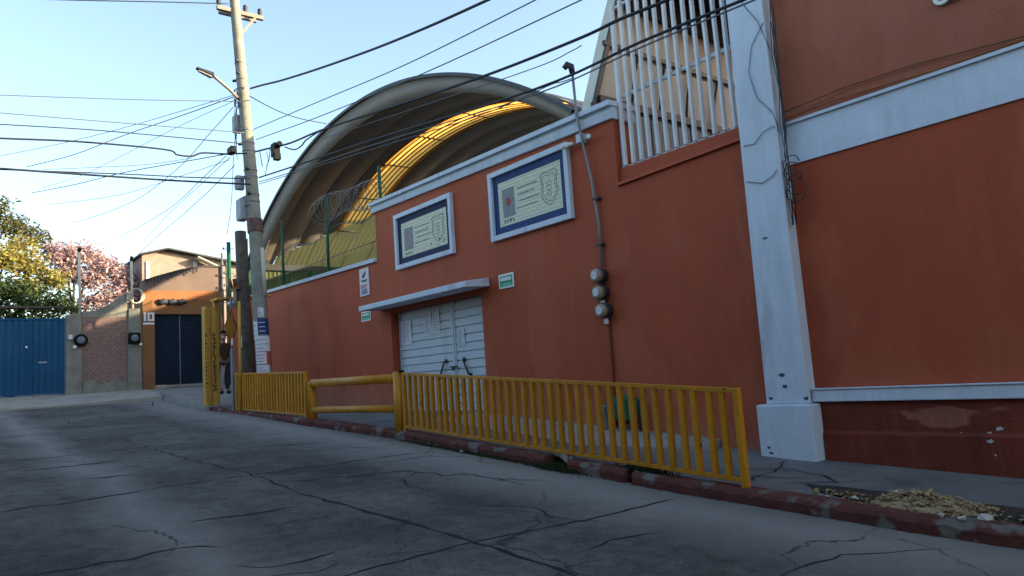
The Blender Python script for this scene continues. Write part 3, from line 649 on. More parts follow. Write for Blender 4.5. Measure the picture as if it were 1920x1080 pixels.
b = MB(); b.box(-5.08, 16, 8.87, 8.999, .918, 1.07); b.box(-5.08, 16, 8.85, 8.999, 1.0705, 1.085); b.build('moulding', 'whitepaint', SB, bevel=.012)
b = MB(); b.box(-5.15, 16, 8.97, 9.005, 4.03, 4.56); b.box(-5.15, 16, 8.93, 9.005, 4.562, 4.60); b.build('belt', 'whitepaint', SB)
b = MB(); b.hexa([(-5.70, 8.8, .90), (-5.10, 8.8, .90), (-5.10, 9.2, .90), (-5.70, 9.2, .90), (-5.63, 8.8, 12.59), (-5.14, 8.8, 12.59), (-5.14, 9.2, 12.59), (-5.63, 9.2, 12.59)])
pil = b.build('pillar', 'whitepaint', SB, bevel=.015)
MB().box(-5.80, -5.02, 8.70, 9.2, -.2, .90).build('plinth', 'whitepaint', pil, bevel=.02)
ch = MB(); rn = random.Random(8)
for (x, z, r) in ((-5.42, 1.28, .03), (-5.4, 1.13, .028), (-5.62, .98, .02), (-5.12, .97, .025), (-5.66, .35, .018), (-5.64, .28, .02), (-5.45, 3.1, .02)):
    y = 8.8 if z > .9 else 8.7
    ch.prism([(x+r*(1+rn.uniform(-.3, .6))*1.4*math.cos(a), y-.001, z+r*rn.uniform(.6, 1.1)*math.sin(a)) for a in [i*math.pi/4 for i in range(8)]], (0, -.003, 0))
ch.build('paint_chip', 'ink', pil)
ch = MB()
for (x, z, r) in ((-3.05, .60, .035), (-3.14, .55, .03), (-3.13, .47, .03), (-3.42, .55, .012), (-3.78, .55, .01), (-3.1, .33, .012)):
    y = 8.9 if z < .5 else 8.939
    ch = MB(); ch.prism([(x+r*rn.uniform(.35, 1.35)*math.cos(a), y, z+r*rn.uniform(.3, 1)*math.sin(a)) for a in [i*math.pi/7 for i in range(14)]], (0, -.003, 0)); ch.build('paint_chip', 'stonewhite', SB)
text_mb('COL', .20, (-3.10, 8.97, 5.355), (1, 0, 0), (0, 0, 1), .025, .012).build('lettering', 'signwhite', SB)
cor = MB(); cor.box(-5.5, 16.2, 8.7, 12.2, 12.6, 12.9); cor.build('cornice', 'whitepaint', SB)
# loose cables on the pillar
for pts, lab, r in (([(-5.63, 8.79, 6.9), (-5.35, 8.785, 6.3), (-5.2, 8.78, 6.05), (-5.08, 8.82, 5.6)], 'thin cable looping across the top of the white pillar', .0055),
                    ([(-5.12, 8.79, 6.0), (-5.33, 8.785, 5.75), (-5.42, 8.785, 5.4), (-5.33, 8.785, 5.0), (-5.14, 8.79, 4.75), (-5.08, 8.82, 4.5)], 'black cable bowing left over the middle of the white pillar', .0055),
                    ([(-5.62, 8.79, 4.42), (-5.45, 8.785, 4.40), (-5.3, 8.78, 4.52), (-5.15, 8.78, 4.56), (-5.08, 8.85, 4.45)], 'cable crossing the white pillar level with the belt', .0055),
                    ([(-5.64, 8.79, 3.92), (-5.4, 8.785, 3.84), (-5.22, 8.78, 3.9), (-5.09, 8.84, 4.08)], 'cable hanging in a low bow across the white pillar below the belt', .0055)):
    tag(MB().tube(pts, r, 6).build('loose_cable', 'greycable'), lab, 'cable')
bn = MB(); rn = random.Random(2)
for k in range(6):
    pts = []; x = -5.07+rn.uniform(0, .07)
    for i in range(9): z = 6.9-3.7*i/8; pts.append((x+rn.gauss(0, .012)+(.03 if (i+k) % 2 else 0), 8.86-rn.uniform(0, .05), z))
    bn.tube(pts[(k*2) % 4:], .006, 5)
for k in range(5):
    a0 = rn.uniform(0, 6); c = (-4.98, 8.84, 3.62+.18*k/2)
    bn.tube([(c[0]+.13*math.cos(a0+i*.6)+.02*i*.3, c[1]-.02*k*.3, c[2]+.13*math.sin(a0+i*.6)) for i in range(9)], .007, 5)
tag(bn.build('cable_bundle', 'darkmetal'), 'tangled bundle of old cables hanging down the right edge of the white pillar', 'cable bundle')
for pts, lab in (([(-5.05, 8.88, 4.72), (-4.2, 8.96, 4.80), (-3.4, 8.97, 4.78), (-2.3, 8.95, 4.66), (3, 8.92, 4.64)], 'thin dark cable sagging along the wall just above the white belt'),
                 ([(-5.05, 8.88, 4.62), (-4.4, 8.96, 4.68), (-3.9, 8.97, 4.66), (-3.2, 8.97, 4.63), (3, 8.9, 4.62)], 'cable lying along the top edge of the white belt')):
    tag(MB().tube(pts, .009, 6).build('wall_cable', 'rust'), lab, 'cable')

# green bin on its stand and concrete stub behind the long fence
gb = thing('litter_bin', (-8.2, 8.75, gp(-8.2)), 'small green litter bin hung on a dark stand against the orange wall', 'litter bin')
b = MB()
b.hexa([(-8.40, 8.6, .70), (-8.06, 8.6, .70), (-8.06, 8.88, .70), (-8.40, 8.88, .70), (-8.44, 8.55, 1.0), (-8.02, 8.55, 1.0), (-8.02, 8.92, 1.0), (-8.44, 8.92, 1.0)]); b.build('bin_body', 'bingreen', gb, bevel=.02)
b = MB(); pr = [(-8.44+.42*i/8, 1.0+.09*math.sin(math.pi*i/8)) for i in range(9)]
b.prism([(x, 8.56, z+.003) for x, z in pr], (0, .34, 0)); b.build('lid', 'bingreen', gb)
b = MB(); b.tube([(-8.44, 8.9, .3), (-8.44, 8.9, 1.0)], .03, 8); b.tube([(-8.02, 8.9, .3), (-8.02, 8.9, 1.0)], .03, 8); b.box(-8.44, -8.02, 8.88, 8.93, .62, .67); b.build('stand', 'darkmetal', gb)
cs = MB(); cs.tube([(-8.63, 8.72, .35), (-8.63, 8.72, .9), (-8.63, 8.72, .93)], [.075, .07, .055], 10)
tag(cs.build('concrete_stub', 'concrete'), 'short pale concrete stub post standing left of the green litter bin', 'post')
# ================================================================== yellow fences along the kerb
YF = 6.76
def rail_fence(xa, xb, n, label, h=1.03, spare=None):
    t = thing('railing', ((xa+xb)/2, YF, gp((xa+xb)/2)), label, 'railing', 'yellow kerb railings')
    K = 12; xs_ = [xa+(xb-xa)*i/K for i in range(K+1)]
    for nm, dz, hh in (('top_rail', h-.05, .05), ('bottom_rail', .05, .045)):
        mb = MB()
        za, zb = gp(xa)+dz, gp(xb)+dz
        mb.hexa([(xa, YF-.025, za), (xb, YF-.025, zb), (xb, YF+.025, zb), (xa, YF+.025, za), (xa, YF-.025, za+hh), (xb, YF-.025, zb+hh), (xb, YF+.025, zb+hh), (xa, YF+.025, za+hh)])
        mb.build(nm, 'yellow', t, bevel=.005)
    zl = lambda x: gp(xa)+(gp(xb)-gp(xa))*(x-xa)/(xb-xa)
    for x in (xa, xb):
        mb = MB(); mb.box(x-.035, x+.035, YF-.035, YF+.035, gp(x)-.05, zl(x)+h+.005); mb.build('end_post', 'yellow', t, bevel=.006)
    d = (xb-xa)/n
    for i in range(1, n):
        x = xa+d*i; z = zl(x); s = .044
        # square bars set at a slight twist, as welded
        a = random.uniform(-.09, .09); vs = []; bend = random.uniform(-.010, .010); x += random.uniform(-.008, .008)
        for zz in (z+.094, z+h-.052):
            for k in range(4):
                an = a+math.pi/4+k*math.pi/2; vs.append((x+(bend if zz > z+.3 else 0)+s*math.cos(an), YF+s*.95*math.sin(an), zz))
        mb = MB(); mb.hexa([vs[0], vs[1], vs[2], vs[3], vs[4], vs[5], vs[6], vs[7]]); mb.build('bar', 'yellow', t)
    return t
rail_fence(-11.62, -4.72, 37, 'long nearer yellow barred railing in front of the grey gate and wall')
rail_fence(-20.55, -15.95, 25, 'short farther yellow barred railing in front of the utility pole')
bt = MB(); bt.tube([(-5.2, YF-.01, gp(-5.2)+.075), (-4.85, YF-.015, gp(-4.85)+.072)], .018, 6)
pb = thing('pipe_barrier', (-13.3, YF, gp(-13.3)), 'yellow tubular barrier with two horizontal pipes between the two railings', 'barrier')
mb = MB(); mb.tube([(-15.62, YF, .78), (-15.62, YF, 1.56), (-15.60, YF, 1.62), (-15.53, YF, 1.64)], .10, 14); mb.build('post', 'yellow', pb)
mb = MB(); mb.tube([(-11.82, YF, .55), (-11.82, YF, 1.71)], .095, 14); mb.tube([(-11.82, YF, 1.71), (-11.82, YF, 1.725)], [.095, .06], 14); mb.build('post', 'yellow', pb)
mb = MB(); mb.tube([(-15.56, YF, 1.64), (-11.84, YF, 1.60)], .085, 14); mb.build('rail', 'yellow', pb)
mb = MB(); mb.tube([(-15.58, YF, 1.06), (-11.84, YF, 1.06)], .07, 14); mb.build('rail', 'yellow', pb)
mb = MB(); mb.disc((-11.66, YF-.02, 1.70), (0, 0, 1), .05, .04, 10); mb.build('bolt_cap', 'black', pb)

# ================================================================== posts at the far corner
CX = -.32
ys_ = thing('yellow_column', (-22.62, 6.65, 1.22), 'tall yellow steel column with dark vertical lettering at the far street corner', 'column')
b = MB(); b.box(-22.76, -22.48, 6.50, 6.58, 1.12, 4.15); b.box(-22.76, -22.48, 6.70, 6.84, 1.12, 4.12); b.box(-22.66, -22.58, 6.58, 6.70, 1.12, 4.1); b.build('shaft', 'yellowold', ys_, bevel=.01)
MB().box(-22.85, -22.38, 6.44, 6.88, 1.0, 1.24).build('base', 'concrete', ys_, bevel=.03)
lt = MB(); rn = random.Random(21)
for i in range(15):
    z = 3.25-.115*i
    for j in range(3):
        y0 = 6.715+rn.uniform(0, .06); k = rn.random()
        if k < .5: lt.box(-22.478, -22.474, 6.72, 6.82, z+j*.035, z+j*.035+.026)
        else: lt.box(-22.478, -22.474, y0, y0+.04, z+j*.035, z+j*.035+.036)
    lt.box(-22.478, -22.475, 6.51, 6.52+.05*rn.random(), z, z+.05)
lt.build('lettering', 'blackpaint', ys_)
hz = MB(); hz.hexa([(-22.7, 6.75, 4.3), (-22.1, 6.75, 4.3), (-22.1, 8.4, 4.42), (-22.7, 8.4, 4.42), (-22.7, 6.75, 4.36), (-22.1, 6.75, 4.36), (-22.1, 8.4, 4.48), (-22.7, 8.4, 4.48)])
hz.box(-22.75, -22.6, 6.82, 6.94, 1.1, 4.3)
ob = hz.build('awning_frame', 'yellowold'); tag(ob, 'weathered yellow post and flat roof plank behind the lettered yellow column', 'awning')

sgn = thing('street_sign', (-21.72, 7.0, 1.15), 'orange diamond road sign seen nearly edge on, on a thin post beside the dark pole', 'road sign')
b = MB(); b.tube([(-21.72, 7.03, 1.0), (-21.72, 7.03, 4.3)], .03, 8); b.build('post', 'metal', sgn)
dp = MB(); cx, cy, cz, s = -21.70, 7.0, 3.45, .58
ux, uy = math.cos(R(-72)), math.sin(R(-72))
dp.prism([(cx, cy, cz+s), (cx+ux*.38*s, cy+uy*.38*s, cz), (cx, cy, cz-s), (cx-ux*.38*s, cy-uy*.38*s, cz)], (.012, .004, 0))
pd = dp.build('plate', 'ochrewarm', sgn)
dq = MB(); dq.prism([(cx+.0135, cy+.004, cz+s*.6), (cx+.0135+ux*.3*s, cy+.004+uy*.3*s, cz), (cx+.0135, cy+.004, cz-s*.6), (cx+.0135-ux*.3*s, cy+.004-uy*.3*s, cz)], (.002, .001, 0)); dq.build('symbol_field', 'yellow', pd)
sb = MB(); sb.box(-21.58, -21.48, 6.965, 6.985, 2.92, 3.1); sb.build('white_plate', 'signwhite', sgn)
tp = MB(); tp.tube([(-20.12, 6.70, 1.03), (-20.03, 6.70, 4.0)], .035, 10)
tag(tp.build('yellow_pole', 'yellowold'), 'thin plain yellow pole rising behind the left end of the short railing', 'pole')
gpst = MB(); gpst.box(-20.92, -20.78, 6.72, 6.80, 1.0, 2.78); 
tag(gpst.build('grey_post', 'metal', bevel=.008), 'thin grey metal post at the left end of the short railing', 'post')

# ================================================================== utility poles
UP = thing('utility_pole', (-19.75, 7.35, 1.0), 'tall leaning concrete utility pole plastered with posters at its foot', 'utility pole')
px = lambda z: lerp([0, 2.17, 4.09, 6.07, 8.17, 10.49, 13.42, 15], [-19.78, -19.95, -20.14, -20.33, -20.64, -21.06, -21.59, -21.88], z)
PYC = 7.3
b = MB(); zs = frange(.9, 14.2, 26); b.tube([(px(z), PYC, z) for z in zs], [.215-.075*(z-.9)/13.3 for z in zs], 18); b.build('shaft', 'concrete', UP)
b = MB(); b.box(px(13.1)-.06, px(13.1)+.06, 6.75, 8.15, 13.02, 13.14); b.box(px(13.1)-.36, px(13.1)-.26, 6.9, 8.05, 13.06, 13.16); b.build('crossarm', 'sheetpale', UP)
b = MB(); b.hexa([(px(12.3)-.03, 7.32, 12.25), (px(12.3)+.03, 7.32, 12.25), (px(12.3)+.03, 7.40, 12.25), (px(12.3)-.03, 7.40, 12.25), (px(13)-.03, 7.85, 13.02), (px(13)+.03, 7.85, 13.02), (px(13)+.03, 7.93, 13.02), (px(13)-.03, 7.93, 13.02)]); b.build('brace', 'sheetpale', UP)
for y in (6.8, 7.6, 8.05):
    MB().lathe((px(13.1), y, 13.14), (0, 0, 1), [(0, .02), (.06, .07), (.08, .04), (.12, .08), (.15, .045), (.19, .075), (.24, .03)], 12).build('insulator', 'darkmetal', UP)
for z in (11.3, 10.75, 10.45, 9.1, 8.7, 8.45, 7.85, 7.65, 7.1, 6.9):
    MB().tube([(px(z), PYC, z-.025), (px(z), PYC, z+.025)], .215-.075*(z-.9)/13.3+.012, 18).build('clamp_band', 'metal', UP)
for z, s in ((11.3, 1), (10.75, -1), (10.9, 1), (8.7, -1), (7.85, 1), (7.1, 1), (7.05, -1)):
    MB().lathe((px(z)+.12*s, PYC-.12, z), (s*.7, -.7, 0), [(0, .02), (.03, .05), (.06, .03), (.09, .05), (.13, .02)], 10).build('insulator', 'darkmetal', UP)
rn = random.Random(6); b = MB()
for k in range(10):
    a = rn.uniform(0, 6.28); z0 = 10.0+rn.uniform(-.2, .4); r = rn.uniform(.06, .16)
    b.tube([(px(z0)+.16*math.cos(a)+r*math.cos(a+i*.8)*.5, PYC-.12+.16*math.sin(a)*.6+r*math.sin(i*.8)*.4, z0+r*math.sin(i*.8+a)) for i in range(8)], .012, 5)
for k in range(8):
    z0 = rn.uniform(9.4, 10.2); x0 = px(z0); b.tube([(x0-.2+rn.gauss(0, .05), 7.15, z0), (x0-.32+rn.gauss(0, .06), 7.1, z0-.5), (x0-.25+rn.gauss(0, .05), 7.12, z0-rn.uniform(.8, 1.6))], .008, 5)
b.build('cable_coil', 'darkmetal', UP)
b = MB(); b.tube([(px(5.98), PYC, 5.98), (px(6.36), PYC, 6.36)], .215, 16, False); b.build('tape_wrap', 'cloth_red', UP)
# cream tube standing in for the sunlit strip on the pole's right side
b = MB(); b.tube([(px(4.2)+.20, PYC+.08, 4.15), (px(5.45)+.20, PYC+.08, 5.5)], .055, 10); b.build('sunlit_strip', 'cream', UP)
for x, y, z, wd, h, lab in ((px(9.3)-.36, 7.18, 9.15, .26, .5, 'small pale box on the left of the pole below the street lamp'),
                        (px(6.7)-.30, 7.1, 6.4, .42, .62, 'large grey equipment box on the left of the concrete pole'),
                        (px(7.7)-.20, 7.05, 7.3, .2, .4, 'narrow grey box strapped to the pole just above the cable bundle')):
    t = thing('equipment_box', (x, y, z), lab, 'equipment box', 'boxes on the utility pole')
    MB().box(x-wd/2, x+wd/2, y-.12, y+.1, z, z+h).build('housing', 'boxgrey', t, bevel=.015)
    MB().box(x-wd/2+.03, x+wd/2-.03, y-.135, y-.122, z+.04, z+h-.06).build('door', 'boxgrey', t)
    MB().box(x, x+wd/2+.25, y-.02, y+.02, z+h*.6, z+h*.6+.03).build('bracket', 'metal', t)
sp = MB(); sp.tube([(-18.45, 7.14, 7.82), (-18.25, 7.14, 7.80), (-17.95, 7.14, 7.86)], .07, 8); sp.box(-18.36, -18.1, 7.05, 7.2, 7.58, 7.92); sp.box(-18.22, -18.05, 7.05, 7.2, 7.46, 7.62)
tag(sp.build('splice_closure', 'black', bevel=.0), 'black cable splice closure hanging from the thick cable right of the pole', 'splice box')
sp = MB(); sp.box(-20.3, -19.95, 6.55, 6.7, 8.12, 8.30)
tag(sp.build('cable_tap', 'black', bevel=.015), 'small black tap box hanging on a wire left of the pole', 'splice box')
lp = thing('street_lamp', (px(10.1), 7.1, 10.1), 'street lamp on a pale slanted arm reaching left from the utility pole', 'street lamp')
b = MB(); b.tube([(px(10.1), 7.2, 10.05), (-20.86, 6.85, 10.28), (-20.77, 6.5, 10.47), (-20.72, 6.32, 10.56)], .045, 10); b.build('arm', 'sheetpale', lp)
b = MB(); b.hexa([(-20.84, 6.36, 10.50), (-20.60, 6.36, 10.50), (-20.62, 5.88, 10.64), (-20.78, 5.88, 10.64), (-20.80, 6.36, 10.62), (-20.64, 6.36, 10.62), (-20.66, 5.9, 10.70), (-20.74, 5.9, 10.70)]); hd = b.build('lamp_head', 'darkmetal', lp, bevel=.02)
b = MB(); b.hexa([(-20.80, 6.3, 10.47), (-20.64, 6.3, 10.47), (-20.66, 5.95, 10.58), (-20.76, 5.95, 10.58), (-20.80, 6.3, 10.50), (-20.64, 6.3, 10.50), (-20.66, 5.95, 10.61), (-20.76, 5.95, 10.61)]); b.build('lens', 'boxgrey', hd)
# posters round the foot of the pole
def poster(z0, z1, a0, a1, m, label):
    a0 += .9; a1 += .95; t = MB(); n = 8; r = lambda z: .215-.075*(z-.9)/13.3+.006
    t.add([(px(z)+r(z)*math.cos(a0+(a1-a0)*i/n), PYC+r(z)*math.sin(a0+(a1-a0)*i/n), z) for z in (z0, z1) for i in range(n+1)], [(i, i+1, n+2+i, n+1+i) for i in range(n)], True)
    o = t.build('poster', m); tag(o, label, 'poster', 'posters on the utility pole')
    k = MB()
    for j in range(3):
        z = z0+(z1-z0)*(.2+.27*j); rr = lambda zz: r(zz)+.003
        b0 = a0+(a1-a0)*.12; b1 = a0+(a1-a0)*random.uniform(.5, .9)
        k.add([(px(q)+rr(q)*math.cos(b0+(b1-b0)*i/4), PYC+rr(q)*math.sin(b0+(b1-b0)*i/4), q) for q in (z-.009, z+.010) for i in range(5)], [(i, i+1, 6+i, 5+i) for i in range(4)])
    k.build('print', 'greyink' if m != 'bluetile' else 'paper', o)
    return o
poster(3.08, 3.52, -1.75, -.2, 'bluetile', 'blue poster at the top of those on the pole foot')
poster(2.95, 3.45, -2.6, -1.80, 'paper', 'white strip poster left of the blue poster')
poster(2.62, 3.04, -2.3, -.2, 'paper', 'white poster with dark lines directly below the blue poster')
poster(2.28, 2.60, -2.3, -.9, 'pinkpaper', 'pinkish torn poster below the white one on the pole')
poster(2.25, 2.62, -.85, .1, 'redink', 'dark red poster fragment at the right of the pole foot')
poster(1.95, 2.25, -2.3, -.6, 'paper', 'lowest white torn poster just above the railing')
poster(3.56, 3.82, -1.6, -.9, 'paper', 'small torn white scrap above the blue poster')

wp = thing('wooden_pole', (-21.6, 7.25, 1.2), 'dark weathered wooden pole left of the concrete pole, carrying a small metal bracket', 'pole')
b = MB(); b.tube([(-21.1, 7.3, 1.0), (-21.2, 7.3, 2.6), (-21.45, 7.3, 4.4), (-21.57, 7.3, 6.25)], [.23, .21, .18, .16], 12); b.build('shaft', 'wood', wp)
b = MB(); b.box(-21.9, -21.2, 7.05, 7.12, 4.5, 4.62); b.tube([(-21.35, 7.05, 4.6), (-21.3, 7.0, 4.8)], .06, 8); b.tube([(-21.7, 7.05, 4.62), (-21.72, 7.0, 4.85)], .05, 8); b.build('bracket', 'rust', wp)
b = MB(); b.tube([(-21.42, 7.05, 4.0), (-21.42, 7.05, 4.5)], .06, 8); b.build('insulator', 'meterface', wp)
b = MB(); b.box(-21.10, -20.92, 7.02, 7.05, 2.80, 3.12); b.build('plate', 'paper', wp)
# slim masts beyond the corner
for i, (x, y, zt, lab) in enumerate(((-29.8, 9.6, 7.6, 'slim dark mast rising behind the end of the orange wall, tallest of its cluster'), (-30.25, 9.65, 7.0, 'middle slim mast of the cluster behind the end of the orange wall'), (-30.65, 9.6, 7.3, 'leftmost slim pale mast behind the end of the orange wall'))):
    t = thing('mast', (x, y, 1.5), lab, 'mast', 'masts behind the corner')
    MB().tube([(x, y, 1.4), (x, y, zt)], .05 if i else .08, 8).build('tube', 'green' if i == 0 else 'metal', t)
    b = MB()
    for k in range(4): z = zt-.3-.5*k; b.tube([(x, y-.25+.04*k, z), (x, y+.22, z+.05)], .014, 5); b.lathe((x, y-.2, z), (0, 0, 1), [(0, .015), (.03, .04), (.08, .02)], 8)
    b.build('rung', 'darkmetal', t)

# ================================================================== overhead wires: (label key, radius, points)
WIRES = [
    ('R1 thick twisted', 0.033, [(-20.13, 7.2, 10.12), (-19.22, 7.2, 9.89), (-17.79, 7.2, 9.51), (-15.53, 7.2, 8.97), (-12.95, 7.2, 8.4), (-10.91, 7.2, 8.0), (-9.11, 7.2, 7.69), (-8.82, 7.2, 7.65)]),
    ('R2', 0.014, [(-20.01, 7.2, 8.87), (-15.6, 7.2, 8.19), (-11.72, 7.2, 7.59), (-7.93, 7.2, 7.15), (-7.44, 7.2, 7.11)]),
    ('R3', 0.014, [(-19.82, 7.2, 8.52), (-15.63, 7.2, 7.83), (-10.99, 7.2, 7.17), (-6.98, 7.2, 6.71), (-6.61, 7.2, 6.68)]),
    ('R4', 0.02, [(-20.23, 7.2, 9.93), (-22.17, 8.43, 10.53), (-23.93, 9.65, 11.08), (-25.22, 10.88, 11.49), (-25.71, 12.1, 11.66)]),
    ('R5', 0.03, [(-19.93, 7.2, 8.2), (-18.85, 7.2, 7.99), (-17.4, 7.2, 7.71), (-15.66, 7.2, 7.49), (-13.07, 7.2, 7.07), (-9.39, 7.2, 6.47), (-7.09, 7.2, 6.18), (-6.27, 7.2, 6.12), (-5.5, 7.2, 6.03), (-4.82, 7.2, 5.98)]),
    ('R5b slack', 0.02, [(-17.63, 7.15, 7.66), (-17.06, 7.15, 7.43), (-16.64, 7.15, 7.4), (-16.31, 7.15, 7.46), (-15.55, 7.15, 7.44)]),
    ('R6', 0.025, [(-19.79, 7.25, 7.43), (-17.07, 7.25, 7.06), (-13.22, 7.25, 6.55), (-8.13, 7.25, 5.82), (-5.98, 7.25, 5.7), (-4.39, 7.25, 5.57), (-3.93, 7.25, 5.55)]),
    ('R7', 0.014, [(-19.67, 7.2, 7.27), (-16.96, 7.2, 6.89), (-13.14, 7.2, 6.41), (-8.09, 7.2, 5.71), (-5.95, 7.2, 5.6), (-4.4, 7.2, 5.49), (-3.84, 7.2, 5.45)]),
    ('R8', 0.012, [(-19.67, 7.2, 7.21), (-13.66, 7.48, 6.51), (-10.2, 7.77, 6.18), (-9.25, 8.05, 6.26), (-8.86, 8.33, 6.39), (-8.92, 8.62, 6.51), (-8.92, 8.9, 6.64)]),
    ('R9', 0.01, [(-15.89, 7.3, 7.36), (-11.21, 7.3, 6.64), (-8.15, 7.3, 6.18), (-7.32, 7.3, 6.12), (-7.09, 7.3, 6.12)]),
    ('L1', 0.014, [(-20.6, 7.0, 9.85), (-20.6, 6.82, 9.83), (-20.6, 4.25, 9.4), (-20.6, 1.36, 8.97), (-20.6, -0.59, 8.7)]),
    ('L2', 0.014, [(-20.4, 7.08, 8.88), (-20.4, 3.59, 8.62), (-20.4, 1.35, 8.46), (-20.4, -0.57, 8.31)]),
    ('L3', 0.016, [(-20.3, 7.07, 8.52), (-20.3, 3.57, 8.34), (-20.3, 1.35, 8.15), (-20.3, -0.56, 7.99)]),
    ('L4', 0.028, [(-20.2, 7.08, 8.21), (-20.2, 6.73, 8.16), (-20.2, 6.44, 8.11), (-20.2, 5.87, 8.06), (-20.2, 5.59, 7.93), (-20.2, 5.22, 7.92), (-20.2, 4.9, 8.02), (-20.2, 2.97, 7.94), (-20.2, 1.35, 7.78), (-20.2, -0.55, 7.6)]),
    ('L5', 0.03, [(-20.1, 7.12, 7.3), (-20.1, 5.16, 7.18), (-20.1, 3.53, 7.11), (-20.1, 1.35, 7.03), (-20.1, -0.54, 6.96)]),
    ('L6', 0.018, [(-20.15, 7.14, 7.48), (-20.15, 5.57, 7.33), (-20.15, 4.03, 7.23), (-20.15, 1.35, 7.02), (-20.15, -0.53, 6.89)]),
    ('L0', 0.02, [(-21.2, 6.98, 13.1), (-21.2, 5.08, 12.63), (-21.2, 2.87, 12.07), (-21.2, 0.73, 11.56)]),
    ('F1', 0.012, [(-20.8, 6.97, 10.12), (-26.5, 5.47, 10.76), (-30.4, 3.96, 11.07), (-34.0, 2.27, 11.35)]),
    ('F2', 0.018, [(-20.8, 6.97, 10.07), (-24.7, 6.53, 10.69), (-28.79, 5.67, 11.15), (-32.49, 4.59, 11.31), (-36.0, 3.34, 11.59)]),
    ('F3', 0.01, [(-20.8, 6.93, 9.92), (-25.39, 6.53, 10.49), (-29.63, 5.74, 10.62), (-33.03, 4.86, 10.61), (-36.0, 3.91, 10.76)]),
    ('F4', 0.012, [(-20.7, 6.9, 9.72), (-23.16, 6.9, 9.6), (-25.73, 6.78, 9.33), (-29.33, 6.39, 9.1), (-32.41, 5.89, 9.15), (-36.0, 5.1, 9.33)]),
    ('F5', 0.016, [(-20.3, 6.61, 8.17), (-24.0, 6.16, 8.85), (-27.71, 5.37, 9.41), (-31.04, 4.39, 9.71), (-34.0, 3.34, 9.99)]),
    ('F6', 0.012, [(-20.3, 6.53, 8.1), (-23.77, 6.89, 8.38), (-27.72, 7.1, 8.48), (-31.66, 7.09, 8.65), (-36.0, 6.85, 8.83)]),
    ('F7', 0.012, [(-20.2, 6.72, 7.82), (-24.64, 7.31, 8.19), (-29.08, 7.63, 8.36), (-33.51, 7.71, 8.32), (-36.0, 7.65, 8.12)]),
    ('F8', 0.01, [(-22.0, 6.09, 8.45), (-25.43, 5.71, 9.14), (-29.71, 4.88, 10.08), (-34.0, 3.69, 10.99)]),
    ('F9', 0.01, [(-20.3, 6.64, 8.07), (-26.69, 7.55, 8.87), (-32.88, 7.99, 9.14), (-37.0, 8.05, 8.9)]),
    ('F10', 0.01, [(-20.3, 6.61, 7.99), (-24.46, 6.44, 8.59), (-30.0, 5.63, 9.18), (-36.0, 4.11, 10.03)]),
    ('F11', 0.01, [(-20.6, 6.97, 9.7), (-21.3, 7.06, 8.33), (-21.7, 7.1, 7.14), (-22.5, 7.21, 6.34)]),
    ('drop', 0.01, [(-18.78, 7.1, 7.86), (-18.69, 7.1, 7.61), (-18.82, 7.1, 7.41), (-18.95, 7.1, 7.24)]),
    ('drop2', 0.014, [(-19.29, 7.1, 8.02), (-19.19, 7.1, 7.75), (-19.12, 7.1, 7.55)]),
    ('drop3', 0.012, [(-18.55, 7.1, 7.86), (-18.61, 7.1, 7.62), (-18.81, 7.1, 7.47)]),
]
LAB = {'R1 thick twisted': 'thick twisted black cable rising from below the street lamp, highest cable over the street',
 'R2': 'thin wire passing high above the arched roof, upper of two parallel thin wires', 'R3': 'thin wire grazing the crown of the arched roof, lower of two parallel thin wires',
 'R4': 'dark cable sagging from the pole to the left shoulder of the arched roof', 'R5': 'thick dark cable carrying the splice closure and crossing the top of the white grille',
 'R5b slack': 'short slack loop of cable beside the black splice closure', 'R6': 'black cable crossing the arched roof and the grille to the top of the white pillar',
 'R7': 'thinner black wire running just below the black cable across the grille', 'R8': 'service wire from the pole to the weatherhead of the conduit', 'R9': 'faint thin wire ending at the thick cable above the conduit',
 'L1': 'topmost thin horizontal wire left of the pole, below the street lamp', 'L2': 'second thin horizontal wire left of the pole', 'L3': 'third horizontal wire left of the pole, just above the kinked cable',
 'L4': 'thick black cable left of the pole with a dip near the pole', 'L5': 'lowest thick black cable left of the pole', 'L6': 'thinner wire joining the lowest thick cable at the left edge', 'L0': 'wire at the very top left running to the crossarm'}
for key, r, pts in WIRES:
    P = [Vector(p) for p in pts]; Q = []
    for i in range(len(P)-1):      # Catmull-Rom through the points so spans hang smoothly
        p0, p1, p2, p3 = P[max(i-1, 0)], P[i], P[i+1], P[min(i+2, len(P)-1)]
        for k in range(6):
            t = k/6; Q.append(.5*((2*p1)+(p2-p0)*t+(2*p0-5*p1+4*p2-p3)*t*t+(3*p1-p0-3*p2+p3)*t**3))
    Q.append(P[-1])
    mb = MB()
    if key.startswith('R1 twin'):
        D = []; 
        for s in (0, math.pi):
            E_ = []
            for i in range(len(Q)-1):
                for k in range(8):
                    q = Q[i].lerp(Q[i+1], k/8); a = len(E_)*.32+s; E_.append(q+Vector((0, .014*math.cos(a), .015*math.sin(a))))
            mb.tube(E_, .022, 6)
    else: mb.tube(Q, r*.85, 6)
    o = mb.build('overhead_wire', 'cable' if r > .015 else 'greycable')
    if key in LAB: tag(o, LAB[key], 'wire')
    elif key.startswith('F'): tag(o, 'thin drop wire fanning down left from the concrete pole to the far houses', 'wire', 'drop wires to the far houses')
    else: tag(o, 'short loose wire end dangling right of the pole under the thick cable', 'wire', 'loose wire ends by the pole')

